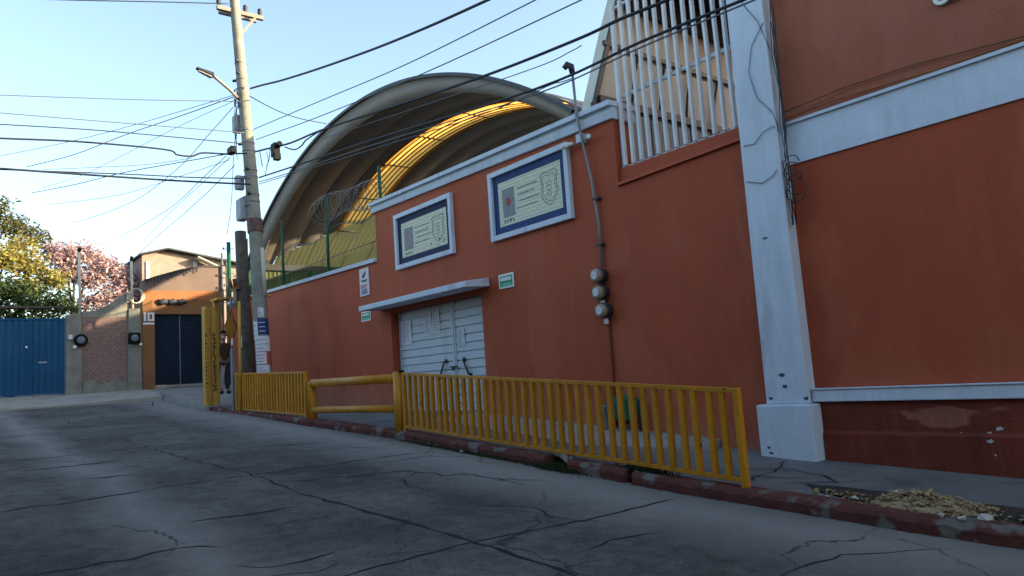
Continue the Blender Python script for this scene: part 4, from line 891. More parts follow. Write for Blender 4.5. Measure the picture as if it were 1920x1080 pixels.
# ================================================================== arched roof over the school court
VA = thing('arched_roof', (-23.3, 17, 1.05), 'large arched metal roof with a glowing amber skylight strip behind the orange wall', 'roof')
VX, VZ, VR = -23.3, -6.6, 18.1; TH = R(38.3)
def vault(ya, yb, amp, per, nseg=72, step=.05, lo=None, hi=None, off=0):
    mb = MB(); ys = []; n = max(2, int(round((yb-ya)/step))); ys = [ya+(yb-ya)*i/n for i in range(n+1)]
    def rad(y):
        ph = (y-12)/per; f_ = ph-math.floor(ph)
        return VR-amp*(1-abs(2*f_-1)**2.2)
    for y in ys:
        for i in range(nseg+1):
            t0 = lo(y) if lo else -TH; t1 = hi(y) if hi else TH; a = t0+(t1-t0)*i/nseg; r = rad(y)+off; mb.v.append((VX+r*math.sin(a), y, VZ+r*math.cos(a)))
    m = nseg+1
    for j in range(n):
        for i in range(nseg): mb.smooth.add(len(mb.f)); mb.f.append((j*m+i, j*m+i+1, (j+1)*m+i+1, (j+1)*m+i))
    return mb
YE = 21.6
vault(12.0, 12.95, .10, 1.25).build('eave_sheet', 'sheetpale', VA)
def lim(y):      # slanted edge of the sun patch that the golden sheets imitate
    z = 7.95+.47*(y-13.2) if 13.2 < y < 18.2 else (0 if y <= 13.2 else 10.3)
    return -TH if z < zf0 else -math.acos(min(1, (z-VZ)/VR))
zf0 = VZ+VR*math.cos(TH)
vault(12.95, 15.66, .09, 1.0, lo=lim).build('roof_sheet', 'sheet', VA)
vault(16.74, YE, .09, 1.0, lo=lim).build('roof_sheet', 'sheet', VA)
vault(12.95, YE, .05, .25, step=.05, hi=lim, off=-.02).build('sun_patch_sheet', 'sunpatch', VA)  # golden translucent sheet shaped like sunlight falling inside the vault
vault(15.46, 16.92, .03, .25, step=.025, off=-.088, lo=lim).build('skylight', 'skylight', VA)
def hoop(y, r, w_, d, name, m, nseg=72, t0=None):
    mb = MB()
    t0 = -TH if t0 is None else t0
    for i in range(nseg+1):
        a = t0+(TH-t0)*i/nseg
        for rr, yy in ((r, y-w_/2), (r, y+w_/2), (r-d, y+w_/2), (r-d, y-w_/2)): mb.v.append((VX+rr*math.sin(a), yy, VZ+rr*math.cos(a)))
    for i in range(nseg):
        for k in range(4): mb.f.append((i*4+k, i*4+(k+1) % 4, (i+1)*4+(k+1) % 4, (i+1)*4+k))
    mb.build(name, m, VA)
hoop(11.97, VR+.06, .10, .10, 'edge_trim', 'darkmetal')
fa = MB(); nseg = 72
for i in range(nseg+1):
    a = -TH+2*TH*i/nseg; wd = .66-.34*max(0, (i/nseg-.45)/.55)
    for rr, yy in ((VR-.02, 12.0), (VR-wd, 12.22), (VR-wd, 12.26), (VR-.02, 12.06)): fa.v.append((VX+rr*math.sin(a), yy, VZ+rr*math.cos(a)))
for i in range(nseg):
    for k in range(4): fa.smooth.add(len(fa.f)); fa.f.append((i*4+k, i*4+(k+1) % 4, (i+1)*4+(k+1) % 4, (i+1)*4+k))
fa.build('fascia', 'sheetpale', VA)
hoop(YE, VR+.06, .10, .12, 'edge_trim', 'darkmetal')
for y in (12.95, 13.95, 14.95, 15.7, 16.72, 17.95, 18.95, 19.95, 20.95): hoop(y, VR+.0, .05, .05, 'seam', 'sheetpale' if y == 12.95 else 'seam')
for y in (15.87, 16.09, 16.31, 16.53): hoop(y, VR-.125, .05, .025, 'skylight_bar', 'rust', t0=math.radians(-28))
for a in (-30, -22, -13, -4, 6, 16): 
    r = VR-.10; a = R(a); p = MB(); p.tube([(VX+r*math.sin(a), 15.6, VZ+r*math.cos(a)), (VX+r*math.sin(a), 16.8, VZ+r*math.cos(a))], .035, 6); p.build('purlin', 'darkmetal', VA)
xl, xr_ = VX-VR*math.sin(TH), VX+VR*math.sin(TH); zf = VZ+VR*math.cos(TH)
for x in (xl, xr_):
    MB().box(x-.15, x+.15, 11.95, YE+.05, zf-.3, zf-.02).build('eave_beam', 'darkmetal', VA)
    for y in (12.1, 15.2, 18.4, 21.4): MB().box(x-.12, x+.12, y-.12, y+.12, 1, zf-.3).build('column', 'green', VA)
sw = MB(); ny_ = 150; ysx = [12.2+9.2*i/ny_ for i in range(ny_+1)]
for y in ysx:
    for z in (1.05, zf-.32): sw.v.append((xl-.02+.025*math.sin(y*30), y, z))
for i in range(ny_): sw.f.append((2*i, 2*i+1, 2*i+3, 2*i+2))
sw.build('side_sheet', 'oliveside', VA)
ew = MB(); ew.box(xl-3, xl-.6, 20, 20.3, 1, 6.4)

# ================================================================== cream building behind the grille
CB = thing('stair_building', (-10.2, 16, 1), 'cream rendered building with slanted front edge and dark roof behind the white grille', 'building')
b = MB(); b.prism([(-10.0, 9.9, 1), (-10.0, 9.9, 5.3), (-10.0, 10.52, 6.85), (-10.0, 11.22, 8.65), (-10.0, 11.62, 9.6), (-10.0, 11.7, 10.3), (-10.0, 24, 10.3), (-10.0, 24, 1)], (-.35, 0, 0)); b.build('wall', 'cream', CB)
b = MB(); b.strip([(-9.99, 9.9, 5.3), (-9.99, 10.50, 6.83), (-9.99, 11.20, 8.63), (-9.99, 11.68, 9.8)], .05, (1, 0, 0), .06); b.build('edge_trim', 'darkmetal', CB)
b = MB(); b.box(-10.6, -8.4, 11.5, 24, 9.80, 9.88)
for i in range(30): b.box(-10.6, -8.4, 11.5+i*.42, 11.56+i*.42, 9.72, 9.80)
b.build('roof', 'darkroof', CB)
b = MB(); b.box(-9.98, -9.86, 11.66, 24, 9.12, 9.72); b.build('eave_board', 'darkroof', CB)
b = MB(); b.box(-9.99, -9.92, 10.9, 24, 8.15, 8.25); b.build('rail', 'darkmetal', CB)
b = MB(); b.box(-9.99, -9.88, 10.6, 24, 6.84, 7.0); b.build('beam', 'darkmetal', CB)
b = MB()
for i in range(26): y = 10.4+i*.45; b.box(-9.99, -9.955, y, y+.40, 4.0, 6.835)
b.build('lower_panel', 'bluegrey', CB)
for k, (y, z) in enumerate(((11.6, 6.9), (12.5, 6.95), (13.4, 6.9), (14.4, 6.9))):
    t = MB(); t.tube([(-9.95, y, z), (-9.93, y+.1, z+.6), (-9.95, y+.35, z+1.25)], .03, 6); t.build('strut', 'darkmetal', CB)

# ================================================================== houses closing the end of the street (facade plane x = -30)
FX = -30.0
BG = thing('blue_gate', (FX, 1.5, 1.9), 'wide blue ribbed sheet metal gate at the left end of the street', 'gate')
b = MB(); n = 88; ya, yb = -4.5, 3.90
for i in range(n):
    y = ya+(yb-ya)*i/n; d = .03 if i % 2 else 0
    b.hexa([(FX-.05+d, y, 1.97), (FX-.02+d, y, 1.97), (FX-.02+d, y+(yb-ya)/n, 1.97), (FX-.05+d, y+(yb-ya)/n, 1.97), (FX-.05+d, y, 4.52), (FX-.02+d, y, 4.52), (FX-.02+d, y+(yb-ya)/n, 4.52), (FX-.05+d, y+(yb-ya)/n, 4.52)])
b.build('sheet', 'bluemetal', BG)
b = MB(); b.box(FX-.06, FX+.025, ya, yb, 4.522, 4.58); b.box(FX-.06, FX+.025, ya, yb, 1.93, 1.968); b.box(FX+.012, FX+.04, 2.93, 2.97, 1.97, 4.52); b.box(FX-.06, FX+.03, yb+.002, yb+.06, 1.93, 4.58); b.build('frame', 'bluemetal', BG)
b = MB(); b.box(FX+.012, FX+.03, 2.80, 2.86, 3.56, 3.63); b.build('lock_plate', 'signwhite', BG)
b = MB(); b.box(FX+.012, FX+.025, 3.18, 3.42, 3.03, 3.08); b.build('mail_slot', 'boxgrey', BG)
b = MB(); b.box(FX-.3, FX-.05, -4.5, 4.0, 4.95, 5.01); b.box(FX-.3, FX-.22, 1.2, 1.26, 4.58, 4.95); b.build('top_rail', 'wood', BG)

BW = thing('brick_wall', (FX, 5.2, 1.9), 'weathered brick wall panel between two grey concrete columns beside the blue gate', 'wall')
MB().box(FX-.25, FX, 4.4, 6.0, 1.6, 4.62).build('brick_panel', 'brick', BW)
rn = random.Random(9)
b = MB(); b.hexa([(FX-.2, 3.98, 1.75), (FX+.10, 3.98, 1.75), (FX+.08, 4.50, 1.75), (FX-.2, 4.5, 1.75), (FX-.2, 3.98, 4.7), (FX+.08, 4.0, 4.7), (FX+.06, 4.46, 4.75), (FX-.2, 4.48, 4.75)]); b.build('column', 'concrete', BW, bevel=.03)
b = MB(); b.hexa([(FX-.2, 5.95, 1.75), (FX+.10, 5.92, 1.75), (FX+.08, 6.42, 1.75), (FX-.2, 6.45, 1.75), (FX-.2, 5.98, 4.9), (FX+.06, 5.98, 4.9), (FX+.06, 6.36, 4.95), (FX-.2, 6.38, 4.95)]); b.build('column', 'concrete', BW, bevel=.03)
b = MB(); pr = [(4.5+1.42*i/12, 2.3+.10*math.sin(i*.9)+rn.uniform(-.03, .03)) for i in range(13)]
b.prism([(FX+.0, 4.5, 1.75)]+[(FX+.0, y, z) for y, z in pr]+[(FX+.0, 5.92, 1.75)], (.09, 0, 0)); b.build('plinth', 'concrete', BW)
b = MB(); pr = [(4.5, 4.62), (4.5, 4.80), (4.9, 4.86), (5.3, 5.05), (5.6, 5.3), (5.95, 5.55), (5.95, 4.62)]
b.prism([(FX-.01, y, z) for y, z in pr], (-.2, 0, 0)); b.build('mortar_heap', 'concrete', BW)
def gauge(y, z, label, sq):
    t = thing('electricity_meter', (FX+.1, y, z), label, 'electricity meter', 'dark meters on the brick wall')
    if sq: MB().box(FX+.06, FX+.22, y-.2, y+.2, z-.2, z+.2).build('housing', 'black', t, bevel=.03)
    else: MB().lathe((FX+.08, y, z), (1, 0, 0), [(0, .22), (.12, .22), (.14, .18)], 20).build('housing', 'black', t)
    MB().lathe((FX+.2, y, z), (1, 0, 0), [(0, .13), (.05, .13), (.07, .1), (.072, .01)], 16).build('glass', 'bluegrey', t)
    MB().box(FX+.06, FX+.2, y+(.16 if sq else -.24), y+(.25 if sq else -.14), z-.28, z-.18).build('seal_tag', 'signwhite', t)
gauge(4.43, 3.78, 'round dark meter on the left column of the brick wall', False)
gauge(6.15, 3.82, 'square dark meter on the right column, beside the house number', True)
MB_ = MB(); MB_.box(FX+.09, FX+.14, 4.05, 4.18, 3.82, 3.98)
tag(MB_.build('wall_switch', 'paper', bevel=.01), 'small pale switch box at the edge of the blue gate', 'switch box')
for y, z0, z1, lab in ((4.42, 4.75, 7.0, 'pale thin service mast standing on the left column of the brick wall'), (6.12, 4.95, 6.75, 'pale service mast on the right column, with cables coiled at its foot')):
    t = thing('service_mast', (FX-.05, y, z0), lab, 'mast', 'service masts on the brick wall')
    MB().tube([(FX-.05, y+.02, z0-.1), (FX-.05, y-.02, z1)], .045, 8).build('tube', 'cream', t)
    MB().tube([(FX-.05, y-.02, z1), (FX+.02, y-.02, z1+.1), (FX+.1, y-.02, z1+.04)], .06, 8).build('weatherhead', 'darkmetal', t)
    if y > 5:
        c = MB()
        for k in range(4): c.tube([(FX+.05, y+.12+.28*math.cos(a*.7+k)*(.7+.12*k), z0+.45+.28*math.sin(a*.7+k)) for a in range(10)], .014, 5)
        c.build('cable_coil', 'cream', t)

OH = thing('ochre_house', (FX, 7.8, 1.9), 'ochre painted house with a dark navy roller shutter and the number 10', 'house')
b = MB(); b.box(FX-6, FX-.02, 6.47, 6.88, 1.5, 4.72); b.box(FX-6, FX-.02, 8.72, 9.35, 1.5, 4.72); b.build('pier', 'ochre', OH)
b = MB(); b.box(FX-6, FX, 6.47, 9.35, 4.722, 5.25); b.build('wall', 'ochre', OH)
b = MB(); b.prism([(FX+.01, 6.47, 5.252), (FX+.01, 9.35, 5.252), (FX+.01, 9.35, 5.62), (FX+.01, 6.47, 5.62)], (-.3, 0, 0)); b.build('sunlit_band', 'ochrewarm', OH)  # orange tone stands in for sun on the top of the ochre wall
b = MB(); b.prism([(FX, 6.47, 5.622), (FX, 9.35, 5.622), (FX, 9.35, 6.62), (FX, 8.7, 6.60), (FX, 7.8, 6.42), (FX, 6.9, 6.12), (FX, 6.47, 5.98)], (-.3, 0, 0)); b.build('parapet', 'pinkstucco', OH)
b = MB(); b.strip([(FX+.0, 6.5, 5.98), (FX+.0, 6.9, 6.13), (FX+.0, 7.8, 6.43), (FX+.0, 8.7, 6.62), (FX+.0, 9.35, 6.63)], .03, (1, 0, 0), .05)
for i in range(16): y = 6.6+i*.12; z = 5.98+.33*(y-6.47)*.9; b.box(FX+.0, FX+.02, y, y+.05+.03*rn.random(), z-.10-.12*rn.random(), z)
b.build('stain_edge', 'darkroof', OH)
sh = MB(); n = 26
for i in range(n):
    z = 2.06+2.64*i/n; h = 2.64/n; sh.hexa([(FX-.18, 6.88, z), (FX-.10, 6.88, z), (FX-.10, 8.72, z), (FX-.18, 8.72, z), (FX-.18, 6.88, z+h), (FX-.155, 6.88, z+h), (FX-.155, 8.72, z+h), (FX-.18, 8.72, z+h)])
sho = sh.build('roller_shutter', 'navy', OH)
MB().box(FX-.11, FX-.09, 7.77, 7.80, 2.06, 4.7).build('centre_bar', 'bluegrey', sho)
MB().box(FX-.12, FX-.02, 6.88, 8.72, 1.95, 2.04).build('threshold', 'paleconc', OH)
np_ = MB().box(FX+.002, FX+.012, 6.47, 6.86, 4.33, 4.40).build('number_plate', 'signwhite', OH)
nm = MB(); nm.box(FX+.002, FX+.016, 6.50, 6.58, 4.46, 4.78); nm.build('numeral', 'signwhite', OH)
nm = MB(); nm.box(FX+.002, FX+.016, 6.63, 6.70, 4.46, 4.78); nm.box(FX+.002, FX+.016, 6.79, 6.86, 4.46, 4.78); nm.box(FX+.002, FX+.0155, 6.70, 6.79, 4.71, 4.78); nm.box(FX+.002, FX+.0155, 6.70, 6.79, 4.46, 4.53); nm.build('numeral', 'signwhite', OH)
vt = MB()
for k in range(3): vt.tube([(FX+.0, 7.0+.33*k, 5.2), (FX+.07, 7.0+.33*k+.14, 5.15), (FX+.07, 7.0+.33*k+.2, 5.22), (FX, 7.0+.33*k+.3, 5.18)], .10, 8)
tag(vt.build('creeper', 'darkroof'), 'row of dark dry creeper clumps fixed over the navy shutter', 'plant')

BB = thing('brick_house', (-46, 12, 2), 'pale brick house with a low gable and white window frames far behind the ochre house', 'house')
b = MB(); b.prism([(-46, 9.9, 1.5), (-46, 15.6, 1.5), (-46, 15.6, 9.5), (-46, 13.2, 9.85), (-46, 11.2, 10.2), (-46, 9.9, 9.86)], (-6, 0, 0)); b.build('wall', 'brickfar', BB)
b = MB(); b.hexa([(-46-6, 9.7, 9.82), (-45.5, 9.7, 9.82), (-45.5, 11.2, 10.22), (-52, 11.2, 10.22), (-52, 9.7, 9.9), (-45.5, 9.7, 9.9), (-45.5, 11.2, 10.3), (-52, 11.2, 10.3)])
b.hexa([(-52, 11.202, 10.22), (-45.5, 11.202, 10.22), (-45.5, 15.9, 9.45), (-52, 15.9, 9.45), (-52, 11.202, 10.3), (-45.5, 11.202, 10.3), (-45.5, 15.9, 9.53), (-52, 15.9, 9.53)]); b.build('roof', 'darkroof', BB)
for y0, z0, wd, h in ((12.7, 8.0, .22, 1.6), (11.9, 7.9, .4, .8), (10.1, 8.0, .2, 1.5)):
    f = MB(); f.box(-45.98, -45.93, y0, y0+wd, z0, z0+h); f.build('window_frame', 'cream', BB)
b = MB(); b.hexa([(-45.9, 12.8, 9.75), (-45.2, 12.8, 9.75), (-45.2, 13.9, 9.25), (-45.9, 13.9, 9.25), (-45.9, 12.8, 9.82), (-45.2, 12.8, 9.82), (-45.2, 13.9, 9.32), (-45.9, 13.9, 9.32)]); b.build('canopy', 'cream', BB)
b = MB(); b.tube([(-45.6, 13.3, 9.4), (-45.97, 12.95, 8.7)], .05, 6); b.build('canopy_strut', 'cream', BB)

# ================================================================== trees behind the blue gate
def tree(name, loc, h, clumps, m, label, leaf, nleaf, seed, kind='tree', group=None, trunk_r=.2):
    rn = random.Random(seed); x, y, z = loc
    t = thing(name, loc, label, kind, group)
    tk = MB(); top = Vector((x+rn.uniform(-.3, .3), y+rn.uniform(-.3, .3), z+h*.55))
    tk.tube([(x, y, z-.2), (x+.06, y-.05, z+h*.25), tuple(top)], [trunk_r, trunk_r*.8, trunk_r*.55], 10)
    for (cx, cy, cz, r, d) in clumps:
        c = Vector((cx, cy, cz)); mid = top.lerp(c, .5)+Vector((rn.gauss(0, .2), rn.gauss(0, .2), .15))
        tk.tube([tuple(top.lerp(Vector((x, y, z+h*.3)), rn.random()*.5)), tuple(mid), tuple(c)], [trunk_r*.4, trunk_r*.25, .02], 6)
        for k in range(5):
            e = c+Vector((rn.gauss(0, 1), rn.gauss(0, 1), rn.gauss(0, .8))).normalized()*r*.95
            tk.tube([tuple(mid.lerp(c, .6)), tuple(c.lerp(e, .5)+Vector((0, 0, .05))), tuple(e)], [.035, .02, .008], 4)
    tk.build('trunk', 'bark', t)
    cr = MB(); tot = sum(r**2*d for *_, r, d in clumps)
    for (cx, cy, cz, r, d) in clumps:
        n = int(nleaf*r*r*d/tot); k = 0
        while k < n:
            v = Vector((rn.gauss(0, 1), rn.gauss(0, 1), rn.gauss(0, 1))).normalized(); rr = r*(rn.random()**.45)*(1+.25*math.sin(v.x*5+cx)*math.sin(v.z*6+cy))
            tw = Vector((cx, cy, cz))+Vector((v.x*rr, v.y*rr, v.z*rr*.8))
            for q in range(rn.randint(3, 7)):      # a twig's tuft of leaves
                p = tw+Vector((rn.gauss(0, .11), rn.gauss(0, .11), rn.gauss(0, .08)))
                a = Vector((rn.gauss(0, 1), rn.gauss(0, 1), rn.gauss(-.3, .6))).normalized(); b_ = a.cross(Vector((rn.gauss(0, 1), rn.gauss(0, 1), 1))).normalized()
                L = leaf*rn.uniform(.6, 1.35); W_ = L*.42; o = len(cr.v)
                cr.v += [tuple(p), tuple(p+a*L*.5+b_*W_*.5), tuple(p+a*L), tuple(p+a*L*.5-b_*W_*.5)]; cr.f.append((o, o+1, o+2, o+3)); k += 1
    cr.build('crown', m, t)
    return t
# crowns as (x, y, z, radius, density)
tree('yellow_tree', (-44, 2.2, 2), 9, [(-44, 1.7, 8.3, 1.0, 1), (-44.5, 2.5, 9.2, .9, .8), (-43.6, 3.2, 8.9, .9, 1), (-44, 4.3, 8.7, .9, 1), (-44.2, 3.9, 9.7, .8, .8), (-44, 5.2, 8.0, .8, 1), (-43.6, 2.4, 7.6, .8, 1), (-44, 4.2, 7.6, .7, 1), (-44, .4, 8.2, 1.2, 1)], 'leafyellow', 'sunlit yellow green tree rising behind the blue gate at the left edge', .26, 6500, 1)
tree('feathery_tree', (-46, 2.0, 2), 11, [(-46, 1.8, 11.6, .8, .45), (-46, 2.9, 12.1, .8, .45), (-46.5, 3.8, 11.4, .8, .4), (-46, 4.3, 10.8, .7, .5), (-46, 3.0, 11.0, .8, .4), (-46, 5.0, 10.6, .5, .4), (-46, 1.2, 10.8, .8, .4)], 'leafolive', 'loose olive tree with feathery twigs sticking up above the yellow tree', .24, 2600, 2)
tree('dark_tree', (-40, 3.2, 2), 6, [(-40, 2.4, 6.2, 1.1, 1), (-40, 3.6, 6.5, 1.1, 1), (-40.4, 4.8, 6.4, 1.0, 1), (-40, 1.0, 6.4, 1.2, 1), (-40, 3.0, 7.0, .8, 1), (-40, 4.0, 5.4, 1.1, 1), (-40, 2.4, 5.2, 1.1, 1), (-40.5, 5.4, 6.2, .7, .8), (-40, 4.6, 4.6, .9, 1), (-40, 2.2, 4.4, 1, 1), (-41, 6.6, 4.8, .8, 1)], 'leafgreen', 'dark green leafy tree just behind and above the blue gate', .22, 9000, 3)
tree('pink_blossom_tree', (-47, 6.8, 2), 9, [(-47, 6.0, 9.9, 1.0, .9), (-47, 7.1, 9.9, 1.0, 1), (-47, 8.2, 9.2, .9, 1), (-47.3, 9.2, 8.6, .9, 1), (-47, 7.4, 8.6, .9, .9), (-47, 6.4, 8.9, .7, .8), (-47, 8.6, 7.6, .9, .9), (-47, 9.6, 7.4, .7, .8), (-47, 7.6, 7.2, .8, .6), (-47.4, 5.4, 10.2, .5, .5)], 'leafpink', 'pink flowering tree with dark branches behind the brick wall panel', .26, 7000, 4)
tree('shaded_shrub', (-42, 7.8, 2), 4.5, [(-42, 7.2, 5.6, .9, 1), (-42, 8.4, 5.8, .9, 1), (-42, 9.2, 5.4, .8, 1), (-42, 6.6, 4.9, .8, 1)], 'leafgreen', 'dark shrub below the pink blossom behind the brick wall panel', .2, 2200, 5, 'shrub', None, .1)


# ================================================================== rubble, weeds, loose stones
rn = random.Random(17)
def chunk(mb, c, s, flat=.7):
    pts = []
    for i in range(8):
        a = Vector((rn.gauss(0, 1), rn.gauss(0, 1), rn.gauss(0, 1))).normalized()*s*rn.uniform(.7, 1.15); a.z *= flat; pts.append(Vector(c)+a)
    bm = bmesh.new(); [bm.verts.new(p) for p in pts]; bm.verts.ensure_lookup_table()
    bmesh.ops.convex_hull(bm, input=bm.verts); bmesh.ops.delete(bm, geom=[v for v in bm.verts if not v.link_faces], context='VERTS')
    bm.verts.index_update(); mb.add([v.co.copy() for v in bm.verts], [tuple(v.index for v in f.verts) for f in bm.faces]); bm.free()
ds = MB(); out = []
for i in range(40):
    a = 2*math.pi*i/40; x = -2.85+1.45*math.cos(a)*(1+.10*math.sin(3*a)+rn.uniform(-.05, .05)); y = 7.10-.06*(x+2.85)+.30*math.sin(a)*(1+rn.uniform(-.12, .12)); y = max(y, YK+.18); out.append((x, y, gp(x)+.005))
ds.v += out+[(-2.85, 7.10, gp(-2.85)+.03)]; ds.f += [(i, (i+1) % 40, 40) for i in range(40)]
tag(ds.build('soil_patch', 'dirt'), 'patch of dark broken ground where the pavement is torn up beside the kerb', 'soil', kind='structure')
rb = MB(); rb2 = MB()
def heap(cx, cy, rx, ry, hgt, n, s0, s1, mb):
    for i in range(n):
        u = rn.gauss(0, .45); v = rn.gauss(0, .45); x = cx+u*rx; y = max(cy+v*ry, YK+.12)
        z = gp(x)+hgt*max(0, 1-(u*u+v*v))*rn.random()+.005; chunk(mb, (x, y, z), rn.uniform(s0, s1))
def terr(cx, cy, rx, ry, hgt, mb):
    n, m = 34, 16; o = len(mb.v)
    for j in range(m+1):
        for i in range(n+1):
            u, v = -1+2*i/n, -1+2*j/m; x, y = cx+u*rx, cy+v*ry
            e = max(0, 1-(abs(u)**2.2+abs(v)**2.2)); z = gp(x)-.03+hgt*e**.6*(.75+.3*math.sin(7*u+3*v)*math.sin(9*v-4*u))+rn.uniform(-.012, .012)*e
            mb.v.append((x, max(y, YK+.1), z))
    for j in range(m):
        for i in range(n): mb.f.append((o+j*(n+1)+i, o+j*(n+1)+i+1, o+(j+1)*(n+1)+i+1, o+(j+1)*(n+1)+i))
terr(-3.02, 7.02, .55, .32, .12, rb)
heap(-3.05, 7.02, .48, .28, .14, 420, .010, .045, rb); heap(-2.8, 6.98, .45, .24, .09, 260, .008, .038, rb); heap(-1.9, 6.95, .4, .15, .05, 40, .015, .05, rb); heap(-3.0, 7.0, 1.2, .3, .02, 260, .006, .018, rb); heap(-3.9, 7.0, .35, .16, .03, 30, .012, .035, rb)
tag(rb.build('rubble_heap', 'rubble'), 'heap of tan broken stone and lime lying on the torn up pavement by the kerb', 'rubble', kind='stuff')
heap(-2.62, 7.08, .22, .12, .05, 40, .012, .032, rb2); heap(-3.4, 7.0, .5, .2, .03, 26, .012, .035, rb2); heap(-2.1, 6.9, .4, .15, .03, 16, .012, .04, rb2)
tag(rb2.build('rubble_debris', 'rust'), 'rusty brown crumbs mixed into the tan heap and dark soil', 'rubble', kind='stuff')
for (x, y, s, lab) in ((-3.62, 6.86, .045, 'small white stone on the dark soil left of the rubble heap'), (-3.85, 6.80, .03, 'tiny white pebble at the left tip of the torn pavement'), (-3.45, 7.36, .06, 'pale chipped slab fragment at the far edge of the torn pavement'),
                       (-2.62, 6.66, .055, 'larger of two white chips on the top of the red kerb'), (-2.78, 6.65, .04, 'smaller of two white chips on the top of the red kerb'), (-2.5, 6.80, .085, 'pale wedge shaped stone at the front foot of the rubble heap'), (-3.2, 7.33, .05, 'grey white lump at the back left of the rubble heap'), (-2.2, 7.25, .045, 'whitish pebble right of the rubble heap near the wall side')):
    m = MB(); chunk(m, (x, y, gp(x)+.02), s, .5); tag(m.build('stone', 'stonewhite'), lab, 'stone', 'loose pale stones by the kerb')
mb = MB(); chunk(mb, (-9.6, 6.55, gr(-9.6)+.03), .05, .8); tag(mb.build('stone', 'stonewhite'), 'single white stone in the gutter in front of the long railing', 'stone', 'loose pale stones by the kerb')
mb = MB(); chunk(mb, (-25.6, 5.75, gr(-25.6)+.06), .07, 1.2); tag(mb.build('stone', 'darkmetal'), 'dark lump standing on the road edge left of the yellow column', 'stone')
for (x, y, s) in ((-7.52, 6.72, .10), (-7.38, 6.78, .12), (-7.30, 6.70, .07)):
    pass
sb_ = MB(); chunk(sb_, (-7.5, 6.76, gp(-7.5)-.02), .13, .6); chunk(sb_, (-7.36, 6.78, gp(-7.36)+.02), .11, .5); tag(sb_.build('kerb_fragment', 'paleconc'), 'broken pale kerb fragment lying in the gap of the red kerb', 'kerb fragment')
gt = MB()
for i in range(520):      # grit and small litter gathered in the gutter and the cracks
    x = -1.5-16*rn.random(); y = (YK-.04-abs(rn.gauss(0, .22))) if rn.random() < .75 else rn.uniform(1.5, 6); chunk(gt, (x, y, gr(x)+.003), rn.uniform(.005, .016), .6)
tag(gt.build('road_grit', 'rubble'), 'scattered grit and crumbs along the gutter and on the road', 'grit', kind='stuff')
for i in range(9):
    pass
gw = MB()
def weeds(cx, cy, rx, ry, n, h, g):
    for i in range(n):
        x = cx+rn.gauss(0, .5)*rx; y = cy+rn.gauss(0, .5)*ry; z = g(x); a = rn.uniform(0, 6.28); l = rn.uniform(.4, 1)*h
        dx, dy = math.cos(a)*l*.6, math.sin(a)*l*.6; w_ = .006
        gw.add([(x-w_*math.sin(a), y+w_*math.cos(a), z), (x+w_*math.sin(a), y-w_*math.cos(a), z), (x+dx*.5+w_*math.sin(a), y+dy*.5-w_*math.cos(a), z+l*.7), (x+dx, y+dy, z+l*.8), (x+dx*.5-w_*math.sin(a), y+dy*.5+w_*math.cos(a), z+l*.7)], [(0, 1, 2, 3, 4)])
weeds(-7.55, 6.58, .45, .09, 420, .09, gr); weeds(-9.3, 6.57, 1.6, .05, 500, .06, gr); weeds(-6.1, 6.78, .35, .06, 300, .09, gp); weeds(-7.5, 6.68, .15, .08, 160, .12, gr); weeds(-10.8, 6.57, .8, .04, 200, .05, gr); weeds(-3.3, 6.95, .3, .12, 120, .04, gp); weeds(-1.9, 6.85, .5, .1, 260, .05, gp)
tag(gw.build('kerb_weeds', 'grass'), 'low dark weeds growing in the gutter and the broken kerb', 'weeds', kind='stuff')

# ================================================================== the person at the far corner
def skin_obj(name, verts, edges, radii, m, parent, sub=2):
    me = bpy.data.meshes.new(name); me.from_pydata(verts, edges, []); o = bpy.data.objects.new(name, me); C.objects.link(o)
    md = o.modifiers.new('skin', 'SKIN'); md.use_smooth_shade = True
    for i, r in enumerate(radii): me.skin_vertices[0].data[i].radius = r if isinstance(r, tuple) else (r, r)
    me.skin_vertices[0].data[0].use_root = True
    s = o.modifiers.new('sub', 'SUBSURF'); s.levels = sub; s.render_levels = sub
    bpy.context.view_layer.update(); dg = bpy.context.evaluated_depsgraph_get()
    m2 = bpy.data.meshes.new_from_object(o.evaluated_get(dg)); bpy.data.objects.remove(o)
    m2.name = name; r_ = bpy.data.objects.new(name, m2); C.objects.link(r_); m2.materials.clear(); m2.materials.append(M[m])
    for p in m2.polygons: p.use_smooth = True
    if parent: r_.parent = parent
    return r_
PE = bpy.data.objects.new('person', None); C.objects.link(PE); PE.location = (-23.1, 7.22, 1.56)
tag(PE, 'person with dark hair in a brown top standing behind the yellow column at the corner', 'person')
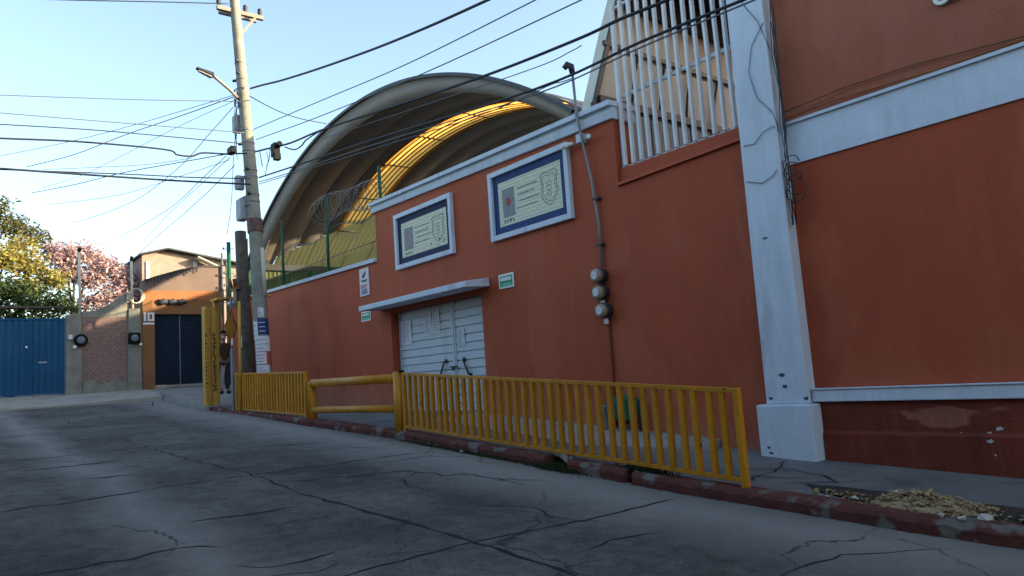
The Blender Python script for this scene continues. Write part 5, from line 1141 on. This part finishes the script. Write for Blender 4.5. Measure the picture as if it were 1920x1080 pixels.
# local frame: faces +X (towards the camera), height 1.85
H = 1.05
def P_(x, y, z): return (x*H, y*H, z*H)
bv, be, br = [], [], []
def chain(pts, start=None):
    prev = start
    for (x, y, z, r) in pts:
        bv.append(P_(x, y, z)); br.append(r*H); i = len(bv)-1
        if prev is not None: be.append((prev, i))
        prev = i
    return prev
root = chain([(0, 0, .92, .13)])
sp1 = chain([(0, 0, 1.10, .125), (0, 0, 1.30, .15), (0, 0, 1.42, .12), (0, 0, 1.49, .058), (.01, 0, 1.55, .055)], root)
chest = 2; 
hd = chain([(.02, 0, 1.63, .085), (.015, 0, 1.70, .092), (.005, 0, 1.76, .065)], sp1)
for s in (-1, 1):
    sw_ = .10 if s < 0 else -.08
    ank = chain([(0, .09*s, .86, .098), (sw_*.4+.02, .10*s, .48, .068), (sw_*.3, .10*s, .27, .056), (sw_*.2, .10*s, .08, .042), (sw_*.2+.13, .11*s, .035, .036)], root)
    wr = chain([(0, .19*s, 1.40, .062), (-.02, .235*s, 1.13, .046), (.08, .25*s, .91, .033), (.105, .25*s, .83, .036)], chest)
    for k, (dy, L) in enumerate(((-.028, .075), (-.009, .085), (.010, .08), (.028, .062))):
        chain([(.115, .25*s+dy, .775, .010), (.13, .25*s+dy, .775-L*.5, .009), (.118, .25*s+dy*.9, .775-L, .008)], wr)
    chain([(.135, .25*s-.03*s, .81, .011), (.155, .25*s-.035*s, .775, .009)], wr)
body = skin_obj('body', bv, be, br, 'skin', PE)
def simple(name, pts, m, sub=2, branches=()):
    v, e, r = [], [], []
    def ch(p, st):
        prev = st
        for (x, y, z, q) in p:
            v.append(P_(x, y, z)); r.append(q*H); i = len(v)-1
            if prev is not None: e.append((prev, i))
            prev = i
    ch(pts, None)
    for st, p in branches: ch(p, st)
    return skin_obj(name, v, e, r, m, PE, sub)
simple('top', [(0, 0, .88, .15), (0, 0, 1.10, .148), (0, 0, 1.30, .172), (0, 0, 1.43, .135), (0, 0, 1.475, .075)], 'brownshirt', 2, [(2, [(0, .185, 1.40, .080), (-.01, .225, 1.22, .068)]), (2, [(0, -.185, 1.40, .080), (-.01, -.225, 1.22, .068)])])
simple('trousers', [(0, 0, .93, .14)], 'trousers', 2, [(0, [(0, .09, .84, .112), (-.01, .10, .48, .085), (-.02, .10, .12, .07)]), (0, [(0, -.09, .84, .112), (.06, -.10, .48, .085), (.03, -.10, .12, .07)])])
def blob(name, c, rad, m, n=14):
    mb = MB(); c = Vector(P_(*c))
    for j in range(n+1):
        th = math.pi*j/n
        for i in range(2*n): ph = math.pi*i/n; mb.v.append((c.x+rad[0]*H*math.sin(th)*math.cos(ph), c.y+rad[1]*H*math.sin(th)*math.sin(ph), c.z+rad[2]*H*math.cos(th)))
    for j in range(n):
        for i in range(2*n): mb.smooth.add(len(mb.f)); mb.f.append((j*2*n+i, j*2*n+(i+1) % (2*n), (j+1)*2*n+(i+1) % (2*n), (j+1)*2*n+i))
    o = mb.build(name, m); o.parent = PE; return o
blob('hair', (-.03, 0, 1.745), (.105, .108, .095), 'hair'); blob('hair_fringe', (.035, 0, 1.80), (.075, .09, .04), 'hair')
blob('face_mask', (.075, 0, 1.625), (.045, .068, .05), 'paper')
for s in (-1, 1):
    blob('eye', (.098, .034*s, 1.702), (.012, .016, .009), 'black', 8); blob('ear', (.01, .094*s, 1.69), (.022, .014, .034), 'skin', 8)
    blob('shoe', (.08 if s > 0 else .10, .105*s, .04), (.14, .052, .05), 'black', 10)
blob('nose', (.108, 0, 1.668), (.018, .015, .024), 'skin', 8)
mb = MB(); mb.strip([P_(.115, -.045, .84), P_(.14, -.10, .48), P_(.10, -.10, .14)], .06, (1, 0, 0), .012); o = mb.build('pale_stripe', 'lightcloth'); o.parent = PE
bpy.context.view_layer.update()
